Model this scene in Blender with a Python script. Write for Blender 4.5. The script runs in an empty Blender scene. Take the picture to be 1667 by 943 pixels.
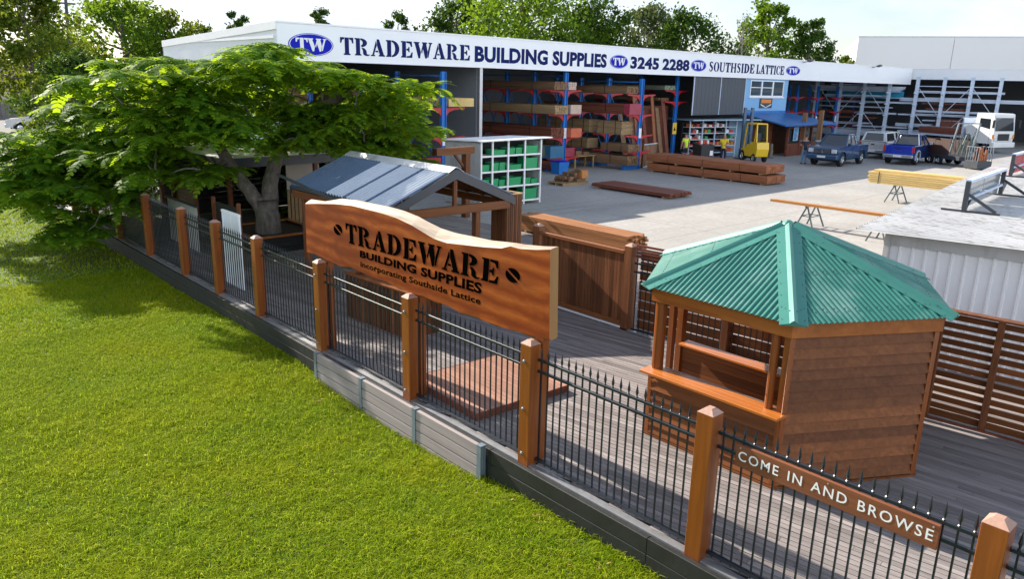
import bpy, math, random
import numpy as np
from mathutils import Vector, Matrix
R = math.radians
PI = math.pi
rnd = random.Random(11)
S = bpy.context.scene
COL = S.collection

# ------------------------------------------------------------------ camera numbers (surveyed from the photograph)
CAM = np.array((-6.4565, -4.1806, 5.0579)); YAW, PITCH, ROLL, FPX = R(42.0666), R(15.2855), R(1.3398), 1234.5
IW, IH = 1667.0, 943.0
_fw = np.array((math.cos(PITCH)*math.sin(YAW), math.cos(PITCH)*math.cos(YAW), -math.sin(PITCH)))
_r = np.array((math.cos(YAW), -math.sin(YAW), 0.0)); _u = np.cross(_r, _fw)
_rr = math.cos(ROLL)*_r + math.sin(ROLL)*_u; _uu = -math.sin(ROLL)*_r + math.cos(ROLL)*_u

def ray(u, v): return _fw + _rr*(u-IW/2)/FPX - _uu*(v-IH/2)/FPX
def onz(u, v, z=0.0): d = ray(u, v); return CAM + d*(z-CAM[2])/d[2]      # survey: ground point seen at a picture point
def onx(u, v, x): d = ray(u, v); return CAM + d*(x-CAM[0])/d[0]
def at(u, v, dist): return CAM + ray(u, v)*dist                          # point at a given depth

# ------------------------------------------------------------------ objects
def tag(o, label=None, cat=None, group=None, kind=None):
    if label: o['label'] = label
    if cat: o['category'] = cat
    if group: o['group'] = group
    if kind: o['kind'] = kind
    return o

def thing(name, label, cat, loc=(0, 0, 0), rz=0.0, group=None):
    o = bpy.data.objects.new(name, None); COL.objects.link(o)
    o.location = loc; o.rotation_euler = (0, 0, rz); o.empty_display_size = .2
    return tag(o, label, cat, group)

def copy_tree(o, parent=None):
    c = o.copy(); COL.objects.link(c); c.parent = parent
    for ch in list(o.children): copy_tree(ch, c)
    return c

def world_m(o):
    m = Matrix.LocRotScale(o.location, o.rotation_euler, o.scale)
    return world_m(o.parent) @ m if o.parent else m

class MB:
    """collects shapes and links them as ONE mesh object"""
    def __init__(s): s.v = []; s.f = []; s.m = []
    def add(s, vs, fs, mi=0):
        b = len(s.v); s.v += [tuple(map(float, p)) for p in vs]
        for f in fs: s.f.append(tuple(b+i for i in f)); s.m.append(mi)
        return s
    def box(s, x0, y0, z0, x1, y1, z1, mi=0):
        return s.add([(x0,y0,z0),(x1,y0,z0),(x1,y1,z0),(x0,y1,z0),(x0,y0,z1),(x1,y0,z1),(x1,y1,z1),(x0,y1,z1)],
                     [(0,3,2,1),(4,5,6,7),(0,1,5,4),(1,2,6,5),(2,3,7,6),(3,0,4,7)], mi)
    def obox(s, c, a, b, d, mi=0):
        c, a, b, d = (Vector(q) for q in (c, a, b, d))
        vs = [c+a*i+b*j+d*k for k in (-1, 1) for i, j in ((-1,-1),(1,-1),(1,1),(-1,1))]
        return s.add(vs, [(0,3,2,1),(4,5,6,7),(0,1,5,4),(1,2,6,5),(2,3,7,6),(3,0,4,7)], mi)
    def bar(s, p, q, w, h, up=(0, 0, 1), mi=0):
        p, q, up = Vector(p), Vector(q), Vector(up); d = q-p
        if d.length < 1e-6: return s
        t = d.normalized(); sd = t.cross(up)
        if sd.length < 1e-4: sd = t.cross(Vector((1, 0, 0)))
        sd.normalize(); uu = sd.cross(t)
        return s.obox((p+q)/2, d/2, sd*w/2, uu*h/2, mi)
    def tube(s, pts, rad, n=10, mi=0, cap=True):
        pts = [Vector(p) for p in pts]
        rs = rad if isinstance(rad, (list, tuple)) else [rad]*len(pts)
        vs, fs = [], []
        ref = None
        for i, p in enumerate(pts):
            t = (pts[min(i+1, len(pts)-1)]-pts[max(i-1, 0)]).normalized()
            if ref is None: ref = Vector((1, 0, 0)) if abs(t.x) < .9 else Vector((0, 1, 0))
            a = t.cross(ref).normalized(); b = t.cross(a); ref = b.cross(t)*-1 if b.cross(t).length < .1 else ref
            for k in range(n):
                g = 2*PI*k/n; vs.append(p+(a*math.cos(g)+b*math.sin(g))*rs[i])
        for i in range(len(pts)-1):
            for k in range(n):
                k2 = (k+1) % n; fs.append((i*n+k, i*n+k2, (i+1)*n+k2, (i+1)*n+k))
        if cap: fs += [tuple(range(n)), tuple(range(len(pts)*n-1, (len(pts)-1)*n-1, -1))]
        return s.add(vs, fs, mi)
    def prism(s, poly, fn, d0, d1, mi=0, mi_side=None):
        """poly: 2-D outline, fn(a, b, d) -> 3-D point, extruded from d0 to d1"""
        n = len(poly); vs = [fn(a, b, d0) for a, b in poly]+[fn(a, b, d1) for a, b in poly]
        s.add(vs, [tuple(range(n-1, -1, -1)), tuple(range(n, 2*n))], mi)
        return s.add(vs, [(i, (i+1) % n, n+(i+1) % n, n+i) for i in range(n)], mi if mi_side is None else mi_side)
    def lathe(s, prof, c=(0, 0, 0), axis='z', n=20, mi=0):
        vs, fs = [], []
        for r_, h in prof:
            for k in range(n):
                g = 2*PI*k/n; a, b = r_*math.cos(g), r_*math.sin(g)
                p = (a, b, h) if axis == 'z' else (a, h, b) if axis == 'y' else (h, a, b)
                vs.append((c[0]+p[0], c[1]+p[1], c[2]+p[2]))
        for i in range(len(prof)-1):
            for k in range(n): fs.append((i*n+k, i*n+(k+1) % n, (i+1)*n+(k+1) % n, (i+1)*n+k))
        return s.add(vs, fs, mi)
    def build(s, name, m, parent=None, loc=(0, 0, 0), world=False, smooth=False, bevel=0, seg=1):
        me = bpy.data.meshes.new(name)
        vs = s.v
        if world and parent:
            inv = world_m(parent).inverted(); vs = [tuple(inv @ Vector(p)) for p in vs]
        me.from_pydata(vs, [], s.f); 
        for q in (m if isinstance(m, (list, tuple)) else [m]): me.materials.append(q)
        if any(s.m): me.polygons.foreach_set('material_index', s.m)
        if smooth: me.polygons.foreach_set('use_smooth', [True]*len(s.f))
        me.update()
        o = bpy.data.objects.new(name, me); COL.objects.link(o); o.location = loc
        if parent: o.parent = parent
        if bevel:
            b = o.modifiers.new('Bevel', 'BEVEL'); b.width = bevel; b.segments = seg; b.limit_method = 'ANGLE'; b.angle_limit = R(40)
        return o

# ------------------------------------------------------------------ materials
MATS = {}
def new_mat(name):
    m = bpy.data.materials.new(name); m.use_nodes = True; nt = m.node_tree
    return m, nt, nt.nodes['Principled BSDF']
def nd(nt, t, **kw):
    n = nt.nodes.new(t)
    for k, v in kw.items():
        if k.startswith('_'): n.inputs[k[1:].replace('_', ' ')].default_value = v
        else: setattr(n, k, v)
    return n
def mixc(nt, fac, a, b, mode='MIX'):
    n = nd(nt, 'ShaderNodeMix', data_type='RGBA', blend_type=mode)
    for i, x in ((0, fac), (6, a), (7, b)):
        if hasattr(x, 'links'): nt.links.new(x, n.inputs[i])
        else: n.inputs[i].default_value = x if i == 0 else (*x, 1) if len(x) == 3 else x
    return n.outputs[2]
def coords(nt, scale=(1, 1, 1), space='Object', rot=(0, 0, 0)):
    tc = nd(nt, 'ShaderNodeTexCoord'); mp = nd(nt, 'ShaderNodeMapping')
    mp.inputs['Scale'].default_value = scale; mp.inputs['Rotation'].default_value = rot
    nt.links.new(tc.outputs[space], mp.inputs['Vector']); return mp.outputs[0]
def noise(nt, vec, scale, detail=4, rough=.55, dist=0):
    n = nd(nt, 'ShaderNodeTexNoise', _Scale=scale, _Detail=detail, _Roughness=rough, _Distortion=dist)
    nt.links.new(vec, n.inputs['Vector']); return n.outputs['Fac']
def ramp(nt, fac, stops):
    n = nd(nt, 'ShaderNodeValToRGB'); el = n.color_ramp.elements
    while len(el) < len(stops): el.new(.5)
    for e, (p, c) in zip(el, stops): e.position = p; e.color = (*c, 1) if len(c) == 3 else c
    nt.links.new(fac, n.inputs[0]); return n.outputs[0]
def bumpn(nt, b, h, strength, dist=.01):
    n = nd(nt, 'ShaderNodeBump', _Strength=strength, _Distance=dist); nt.links.new(h, n.inputs['Height']); nt.links.new(n.outputs[0], b.inputs['Normal'])
def island(nt): return nd(nt, 'ShaderNodeNewGeometry').outputs['Random Per Island']

def paint(name, c, rough=.5, metal=0., var=.12, scale=3., bump=0., coat=0., isl=0., dirt=None):
    """painted or bare surface with blotchy wear"""
    if name in MATS: return MATS[name]
    m, nt, b = new_mat(name); v = coords(nt)
    n1 = noise(nt, v, scale, 6, .65); d = [max(0, q*(1-var*1.6)) for q in c]; l = [min(1, q*(1+var)) for q in c]
    col = mixc(nt, n1, d, l)
    if isl:
        r = ramp(nt, island(nt), [(0, (1-isl,)*3), (1, (1+isl,)*3)]) if isl < .0 else None
        mr = nd(nt, 'ShaderNodeMapRange'); mr.inputs[3].default_value = 1-isl; mr.inputs[4].default_value = 1+isl
        nt.links.new(island(nt), mr.inputs[0])
        vm = nd(nt, 'ShaderNodeVectorMath', operation='SCALE'); nt.links.new(col, vm.inputs[0]); nt.links.new(mr.outputs[0], vm.inputs['Scale']); col = vm.outputs[0]
    if dirt:
        n2 = noise(nt, coords(nt, (1, 1, .25)), scale*.8, 8, .7)
        col = mixc(nt, ramp(nt, n2, [(.5, (0,0,0)), (.75, (1,1,1))]), col, dirt)
    nt.links.new(col, b.inputs['Base Color'])
    b.inputs['Roughness'].default_value = rough; b.inputs['Metallic'].default_value = metal; b.inputs['Coat Weight'].default_value = coat
    rr = nd(nt, 'ShaderNodeMapRange'); rr.inputs[3].default_value = max(.05, rough-.1); rr.inputs[4].default_value = min(1, rough+.14)
    nt.links.new(n1, rr.inputs[0]); nt.links.new(rr.outputs[0], b.inputs['Roughness'])
    if bump: bumpn(nt, b, noise(nt, v, scale*9, 4), bump)
    MATS[name] = m; return m

def wood(name, dark, light, axis='z', rough=.45, isl=.25, fine=22., bump=.25, knots=True, coat=0., gray=None):
    if name in MATS: return MATS[name]
    m, nt, b = new_mat(name)
    sc = {'x': (.06, 1, 1), 'y': (1, .06, 1), 'z': (1, 1, .06)}[axis]
    v = coords(nt, sc)
    # every board gets its own piece of grain
    r = island(nt); cx = nd(nt, 'ShaderNodeCombineXYZ'); mu = nd(nt, 'ShaderNodeMath', operation='MULTIPLY'); mu.inputs[1].default_value = 37.
    nt.links.new(r, mu.inputs[0]); 
    for i in range(3): nt.links.new(mu.outputs[0], cx.inputs[i])
    va = nd(nt, 'ShaderNodeVectorMath', operation='ADD'); nt.links.new(v, va.inputs[0]); nt.links.new(cx.outputs[0], va.inputs[1]); v = va.outputs[0]
    g = noise(nt, v, fine, 6, .65, .6); big = noise(nt, v, fine*.16, 3, .5, .8)
    mid = [(a+c)/2 for a, c in zip(dark, light)]
    col = ramp(nt, g, [(.25, dark), (.5, mid), (.75, light)])
    col = mixc(nt, ramp(nt, big, [(.35, (0,0,0)), (.7, (.55,)*3)]), col, [q*.62 for q in mid])
    if gray: col = mixc(nt, ramp(nt, noise(nt, coords(nt, (1,1,1)), 1.7, 5, .7), [(.4,(0,0,0)),(.65,(.7,)*3)]), col, gray)
    mr = nd(nt, 'ShaderNodeMapRange'); mr.inputs[3].default_value = 1-isl; mr.inputs[4].default_value = 1+isl; nt.links.new(r, mr.inputs[0])
    vm = nd(nt, 'ShaderNodeVectorMath', operation='SCALE'); nt.links.new(col, vm.inputs[0]); nt.links.new(mr.outputs[0], vm.inputs['Scale'])
    nt.links.new(vm.outputs[0], b.inputs['Base Color']); b.inputs['Roughness'].default_value = rough; b.inputs['Coat Weight'].default_value = coat; b.inputs['Specular IOR Level'].default_value = .5 if rough < .4 else .18
    b.inputs['Coat Roughness'].default_value = .25
    bumpn(nt, b, g, bump, .004)
    MATS[name] = m; return m

def leafmat(name, c1, c2, c3, trans=.35, rough=.5):
    m, nt, b = new_mat(name)
    col = ramp(nt, island(nt), [(0, c1), (.55, c2), (1, c3)])
    n = noise(nt, coords(nt), .55, 3); col = mixc(nt, ramp(nt, n, [(.35, (0,0,0)), (.7, (.6,)*3)]), col, [q*.55 for q in c1])
    nt.links.new(col, b.inputs['Base Color']); b.inputs['Roughness'].default_value = rough; b.inputs['Specular IOR Level'].default_value = .03
    t = nd(nt, 'ShaderNodeBsdfTranslucent'); tcol = mixc(nt, .6, col, (c3[0]*1.75, c3[1]*1.6, c3[2]*.6)); nt.links.new(tcol, t.inputs[0])
    mx = nd(nt, 'ShaderNodeMixShader', _Fac=trans); nt.links.new(b.outputs[0], mx.inputs[1]); nt.links.new(t.outputs[0], mx.inputs[2])
    nt.links.new(mx.outputs[0], nt.nodes['Material Output'].inputs[0]); MATS[name] = m; return m

def glass(name, c=(.02, .03, .04), rough=.06):
    if name in MATS: return MATS[name]
    m, nt, b = new_mat(name); b.inputs['Base Color'].default_value = (*c, 1); b.inputs['Roughness'].default_value = rough
    b.inputs['Specular IOR Level'].default_value = .8; b.inputs['Coat Weight'].default_value = .5; b.inputs['Coat Roughness'].default_value = .03
    MATS[name] = m; return m

ORANGE = wood('stained_post_wood', (.13, .030, .004), (.30, .082, .011), 'z', .38, .14, 16, .2, coat=.3)
ORANGE_H = wood('stained_rail_wood', (.34, .090, .010), (.58, .185, .022), 'y', .32, .10, 16, .15, coat=.6)
CAPWOOD = wood('post_end_grain', (.33, .19, .14), (.50, .31, .24), 'x', .6, .12, 20, .2)
BROWN = wood('weatherboard_brown', (.115, .037, .011), (.245, .088, .030), 'y', .5, .38, 14, .35)
BROWN_V = wood('paling_brown', (.070, .026, .012), (.24, .090, .036), 'z', .5, .35, 16, .3)
BROWN_X = wood('beam_brown', (.10, .034, .012), (.22, .085, .030), 'x', .45, .15, 16, .3)
REDWOOD = wood('sawn_red_timber', (.20, .066, .028), (.42, .165, .080), 'y', .65, .22, 16, .25)
TAN = wood('sawn_tan_timber', (.26, .165, .080), (.46, .32, .17), 'y', .65, .18, 16, .25)
PINE = wood('yellow_pine', (.52, .34, .11), (.80, .60, .27), 'y', .6, .14, 16, .2)
MERB = wood('dark_red_timber', (.11, .034, .022), (.26, .090, .055), 'y', .6, .25, 16, .25)
GREENT = wood('treated_green_timber', (.17, .21, .15), (.30, .35, .26), 'y', .7, .15, 16, .25)
DECKW = wood('weathered_deck', (.15, .13, .125), (.35, .31, .295), 'y', .72, .26, 18, .4)
PALEGREY = wood('grey_sleeper', (.24, .205, .195), (.39, .34, .325), 'y', .75, .12, 9, .4)
BLACKSLP = paint('black_sleeper', (.018, .019, .018), .55, 0, .4, 2.5, .3)
SLABF, nt, b = new_mat('slab_heartwood'); v = coords(nt, (1, .32, 1)); wv = nd(nt, 'ShaderNodeTexWave', wave_type='BANDS', bands_direction='Z', _Scale=1.3, _Distortion=5.5, _Detail=7., _Detail_Scale=1.8, _Detail_Roughness=.6); nt.links.new(v, wv.inputs['Vector'])
c = ramp(nt, wv.outputs['Fac'], [(.0, (.20, .038, .005)), (.35, (.26, .056, .008)), (.7, (.30, .068, .010)), (1., (.36, .095, .016))])
c = mixc(nt, ramp(nt, noise(nt, coords(nt, (1, .5, 1)), 1.6, 5, .6, 1.), [(.42, (0,0,0)), (.68, (.85,)*3)]), c, (.15, .030, .007))
c = mixc(nt, ramp(nt, noise(nt, coords(nt, (1, .08, 1)), 30, 5, .7), [(.5, (0,0,0)), (.72, (.5,)*3)]), c, (.17, .040, .010))
kn = nd(nt, 'ShaderNodeTexVoronoi', _Scale=2.3); nt.links.new(coords(nt, (1, .6, 1)), kn.inputs['Vector']); c = mixc(nt, ramp(nt, kn.outputs['Distance'], [(.018, (1,1,1)), (.05, (0,0,0))]), c, (.06, .016, .006))
nt.links.new(c, b.inputs['Base Color']); b.inputs['Roughness'].default_value = .6; b.inputs['Specular IOR Level'].default_value = .12; bumpn(nt, b, wv.outputs['Fac'], .12, .004)
SLABP = wood('slab_sapwood', (.30, .215, .15), (.50, .40, .31), 'y', .6, .0, 8., .3)
SLABE = wood('slab_end_grain', (.30, .15, .055), (.46, .26, .11), 'z', .6, .0, 9., .3)
BLACK = paint('black_steel', (.012, .017, .024), .30, .0, .3, 6)
ALU = paint('aluminium', (.52, .52, .52), .35, .75, .15, 5)
GALVU = paint('dull_galvanised', (.20, .25, .29), .5, .3, .25, 7)
GALV = paint('galvanised_steel', (.58, .67, .80), .48, .2, .22, 7, 0, 0, .08)
ZINC = paint('zinc_sheet', (.56, .57, .58), .42, .35, .14, 2.2, 0, 0, .05, (.33, .31, .28))
WHITE = paint('white_sheet', (.80, .81, .82), .5, 0, .06, 1.2)
FASC = paint('fascia_white', (.86, .87, .88), .5, 0, .05, .5)
BLUE = paint('blue_rack_steel', (.012, .16, .52), .45, 0, .2, 3)
REDS = paint('red_rack_arm', (.45, .014, .022), .45, 0, .2, 3)
NAVY = paint('navy_letter', (.008, .016, .11), .6, 0, .05); NAVY.node_tree.nodes['Principled BSDF'].inputs['Specular IOR Level'].default_value = .1
ROYAL = paint('royal_blue', (.010, .018, .42), .6, 0, .05); ROYAL.node_tree.nodes['Principled BSDF'].inputs['Specular IOR Level'].default_value = .1
TEXTW = paint('white_letter', (.80, .80, .80), .5, 0, .03)
TEXTB = paint('black_letter', (.002, .002, .002), .85, 0, .1); TEXTB.node_tree.nodes['Principled BSDF'].inputs['Specular IOR Level'].default_value = 0.
GREENR = paint('green_roof_sheet', (.024, .160, .125), .45, .1, .14, 1.6, 0, .1, .05, (.13, .27, .23))
GREENC = paint('green_roof_capping', (.050, .215, .172), .42, .1, .10, 2.0, 0, .1)
BLUER = paint('slate_blue_roof_sheet', (.125, .175, .25), .28, .45, .15, 1.2)
LITLAP = paint('lit_lap_sheet', (.58, .62, .66), .3, .2, .1, 2)  # pale colour painting in the sunlit look of the sheet laps
CHAR = paint('charcoal_barge', (.045, .052, .062), .45, .1, .15, 3)
PINKBOLT = ALU
RUBBER = paint('tyre_rubber', (.014, .014, .015), .85, 0, .2, 8)
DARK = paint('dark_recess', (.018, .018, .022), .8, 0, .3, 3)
# ================================================================== SETTING
def sheet(name, pts, z, m, kind='structure'):
    b = MB(); b.add([(x, y, z) for x, y in pts], [tuple(range(len(pts)))]); o = b.build(name, m); o['kind'] = kind; return o

# far ground
m, nt, b = new_mat('dry_grass_ground'); v = coords(nt)
nt.links.new(ramp(nt, noise(nt, v, .15, 8), [(.3, (.055, .085, .022)), (.7, (.13, .13, .05))]), b.inputs['Base Color']); b.inputs['Roughness'].default_value = .95
GROUND_M = m
sheet('ground', [(-900, -300), (900, -300), (900, 1400), (-900, 1400)], -.75, GROUND_M)

# lawn soil: dips gently along the retaining boards
def lawn_z(x, y):
    dip = math.exp(-((y-5.5)/2.6)**2)*.14*math.exp(-((x+.5)/1.8)**2)
    return -.46-dip+.03*math.sin(x*.9+1)*math.sin(y*.7)
m, nt, b = new_mat('lawn_soil'); v = coords(nt)
c = ramp(nt, noise(nt, v, .6, 6), [(.3, (.060, .115, .014)), (.7, (.125, .185, .020))])
c = mixc(nt, ramp(nt, noise(nt, v, 26, 4), [(.35, (.75,)*3), (.6, (0, 0, 0))]), c, (.030, .050, .008))
nt.links.new(c, b.inputs['Base Color']); b.inputs['Roughness'].default_value = .95; bumpn(nt, b, noise(nt, v, 40, 4), .8, .03)
LAWN_M = m
xs = [-40, -30, -22, -16, -12]+[-10+.5*i for i in range(21)]; ys = [-10+.8*i for i in range(58)]
xs[-1] = .06
b_ = MB(); nx = len(xs)
b_.add([(x, y, lawn_z(x, y)) for y in ys for x in xs], [(j*nx+i, j*nx+i+1, (j+1)*nx+i+1, (j+1)*nx+i) for j in range(len(ys)-1) for i in range(nx-1)])
b_.build('lawn', LAWN_M, smooth=True)['kind'] = 'structure'

# concrete yard with saw-cut joints, tyre marks and stains
m, nt, b = new_mat('yard_concrete'); v = coords(nt, (1, 1, 1), 'Object', (0, 0, R(-2.)))
c = ramp(nt, noise(nt, v, .35, 8, .62), [(.3, (.30, .285, .265)), (.7, (.40, .382, .355))])
c = mixc(nt, ramp(nt, noise(nt, v, 5, 8, .7), [(.42, (.35,)*3), (.62, (0, 0, 0))]), c, (.19, .185, .172))
c = mixc(nt, ramp(nt, noise(nt, coords(nt, (.05, .6, 1)), 1.1, 5, .6, 1.5), [(.58, (0, 0, 0)), (.72, (.5,)*3)]), c, (.175, .17, .165))
br = nd(nt, 'ShaderNodeTexBrick', offset=0., _Scale=1., _Mortar_Size=.012, _Brick_Width=5.8, _Row_Height=3.6); nt.links.new(v, br.inputs['Vector'])
c = mixc(nt, br.outputs['Fac'], c, (.12, .115, .11))
nt.links.new(c, b.inputs['Base Color']); b.inputs['Roughness'].default_value = .82; bumpn(nt, b, noise(nt, v, 60, 4), .15, .01)
CONC = m
yard = MB(); yard.box(.13, -40, -.55, 150, 62, -.012); yard.build('concrete_yard', CONC)['kind'] = 'structure'

# street beyond the lawn
ASPH = paint('asphalt', (.052, .052, .054), .9, 0, .3, 1.2, .4)
sheet('side_street', [(-60, 37), (6, 37), (60, 66), (60, 74), (-60, 60)], -.40, ASPH)
sheet('gravel_verge', [(-60, 35.4), (3, 35.4), (6, 37), (-60, 37)], -.405, paint('verge_gravel', (.30, .28, .25), .9, 0, .3, 4, .3))
CARPK = paint('car_park_asphalt', (.11, .11, .11), .9, 0, .25, .8, .3)
sheet('car_park', [(-40, 60), (60, 66), (60, 140), (-40, 140)], -.395, CARPK)

# timber deck: real boards, running 8.5 degrees off the street fence
AD = R(8.5); dk = MB(); rb = random.Random(5)
ca, sa = math.cos(AD), math.sin(AD)
dl = Vector((-sa, ca, 0)); dw = Vector((ca, sa, 0))
def clip_deck(p0, L0, L1):
    # keep t where  x between .14 and 11.3 and y between -8 and 19.6
    lo, hi = L0, L1
    for a, d_, mn, mx in ((p0.x, dl.x, .14, 11.3), (p0.y, dl.y, -8., 20.5)):
        if abs(d_) < 1e-9: continue
        t0, t1 = (mn-a)/d_, (mx-a)/d_
        if t0 > t1: t0, t1 = t1, t0
        lo, hi = max(lo, t0), min(hi, t1)
    return lo, hi
w = -4.0
while w < 15.5:
    p0 = dw*w; lo, hi = clip_deck(p0, -12, 24); t = lo
    while t < hi-.05:
        L = min(hi, t+rb.choice((2.4, 3.0, 3.6, 4.2)) if t > lo else t+rb.uniform(.8, 4.)); zz = rb.uniform(-.0015, .0015)
        c0 = p0+dl*((t+L-.004)/2)
        dk.obox((c0.x, c0.y, .004+zz), dl*((L-.004-t)/2), dw*.0432, (0, 0, .014)); t = L
    w += .096
sb_ = MB(); sb_.box(.14, -8, -.011, 11.3, 20.5, -.004); sb_.build('deck_underlay', DARK)['kind'] = 'structure'
deck_rot = dk.build('timber_deck', DECKW); deck_rot['kind'] = 'structure'
# ================================================================== STREET FENCE
POSTY = [-5.45, -2.72, 0., 2.78, 5.60, 8.57, 11.35, 13.65, 15.94, 18.80, 21.78, 24.6, 27.4]
HP = 1.735
fence = thing('spear_top_fence', 'long street fence of stained timber posts and black spear top panels along the lawn', 'fence', (0, 0, 0))
def fence_post(parent, y, x0=0., dbl=False, w=.2, h=HP, cap=.055, bolts=False, m=ORANGE):
    b = MB(); x1 = x0+(.19 if dbl else .2); b.box(x0, y-w, -.02, x1, y, h-.001)
    o = b.build('post', m, parent, bevel=.006)
    cx, cy, i = (x0+x1)/2, y-w/2, .36
    c = MB(); hx, hy = (x1-x0)/2, w/2
    c.add([(x0, y-w, h), (x1, y-w, h), (x1, y, h), (x0, y, h)]+[(cx+sx*hx*i, cy+sy*hy*i, h+cap) for sx, sy in ((-1,-1),(1,-1),(1,1),(-1,1))],
          [(3,2,1,0),(4,5,6,7),(0,1,5,4),(1,2,6,5),(2,3,7,6),(3,0,4,7)])
    c.build('post_cap', CAPWOOD, o)
    if bolts:
        for z in (.16, .82, 1.5):
            q = MB(); q.lathe([(.0, -.022), (.012, -.022), (.014, -.014), (.022, -.012), (.022, 0.)], (x0-.001, y-.085, z), 'x', 10); q.build('bolt', GALVU, o, smooth=True)
    return o
for i, y in enumerate(POSTY):
    dbl = i in (3, 4, 5)
    fence_post(fence, y, 0, dbl, bolts=dbl)
    if dbl:
        b = MB(); b.box(.232, y-.195, -.02, .345, y-.005, {2.78: 1.82, 5.60: 1.765, 8.57: 1.795}[y]); b.build('back_post', ORANGE, fence, bevel=.005)
def picket(b, x, y, z0, z1):
    r_ = .0085; zs = z1-.20
    b.box(x-r_, y-r_, z0, x+r_, y+r_, zs)
    b.lathe([(.0085, zs), (.016, zs+.012), (.016, zs+.028), (.0085, zs+.036), (.010, zs+.05), (.0185, zs+.085), (.0, z1)], (x, y, 0), 'z', 6)
PX = .15
near = {1, 2, 3, 4}                       # panels with every picket its own part
for i in range(len(POSTY)-1):
    y0, y1 = POSTY[i]+.0, POSTY[i+1]-.2
    p = MB(); p.box(PX-.02, y0, .055, PX+.02, y1, .095); pan = p.build('fence_panel', BLACK, fence)
    for z in (1.345, 1.505):
        q = MB(); q.box(PX-.02, y0, z, PX+.02, y1, z+.036); q.build('rail', BLACK, pan, bevel=.004)
    n = int((y1-y0)/.118); st = (y1-y0)/n; allp = MB()
    for k in range(n):
        y = y0+(k+.5)*st
        if i in near:
            q = MB(); picket(q, PX, y, .03, 1.72); q.build('picket', BLACK, pan)
        else: picket(allp, PX, y, .03, 1.72)
    if i not in near: allp.build('pickets', BLACK, pan)['kind'] = 'stuff'
    ch = MB(); ch.box(.012, y0+.004, -.02, .125, y1-.004, .012); ch.build('base_channel', ALU, fence)

# black sleeper wall under the fence
rw = thing('sleeper_retaining_wall', 'low black sleeper wall carrying the street fence above the lawn', 'retaining wall')
yy = -8.; L = 2.82
while yy < 28:
    for z0, z1 in ((-.215, -.004), (-.47, -.222), (-.80, -.477)):
        b = MB(); b.box(-.075, yy, z0, -.003, yy+L-.008, z1); b.build('sleeper', BLACKSLP, rw, bevel=.004)
    yy += L
# grey boards between galvanised uprights
gb = thing('grey_board_retaining_wall', 'pale grey timber board wall with galvanised uprights standing in front of black sleepers', 'retaining wall', (0, 3.4, -.5))
ysx = [3.40, 5.03, 6.66, 8.28]
for k in range(3):
    for j in range(4):
        b = MB(); z1 = .035-j*.178; b.box(-.17, ysx[k]+.035, z1-.163, -.105, ysx[k+1]-.035, z1); b.build('board', PALEGREY, gb, world=True, bevel=.006)
for y in ysx:
    b = MB(); b.box(-.185, y-.045, -.9, -.178, y+.045, .045); b.box(-.0975, y-.045, -.9, -.0905, y+.045, .045); b.box(-.178, y-.005, -.9, -.0975, y+.005, .045)
    b.box(-.19, y-.05, .046, -.086, y+.05, .052); b.build('upright', GALVU, gb, world=True)

# ================================================================== LETTERS
def stroke(pts, ws):
    """thick polyline -> list of one polygon"""
    l, r_ = [], []
    for i, p in enumerate(pts):
        a = Vector(pts[max(i-1, 0)]); c = Vector(pts[min(i+1, len(pts)-1)]); t = (c-a).normalized(); n = Vector((-t.y, t.x)); w = ws[i] if isinstance(ws, (list, tuple)) else ws
        q = Vector(p); l.append(tuple(q+n*w/2)); r_.append(tuple(q-n*w/2))
    return l+r_[::-1]
def arc(cx, cy, rx, ry, a0, a1, n=10): return [(cx+rx*math.cos(R(a0+(a1-a0)*i/n)), cy+ry*math.sin(R(a0+(a1-a0)*i/n))) for i in range(n+1)]
def ring(cx, cy, rx, ry, ix, iy, a0, a1, n=10): return arc(cx, cy, rx, ry, a0, a1, n)+arc(cx, cy, ix, iy, a1, a0, n)
def stem(x, w=.24, s=.08, h=1.): return [(x-s,0),(x+w+s,0),(x+w+s,.055),(x+w,.10),(x+w,h-.10),(x+w+s,h-.055),(x+w+s,h),(x-s,h),(x-s,h-.055),(x,h-.10),(x,.10),(x-s,.055)]
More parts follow.
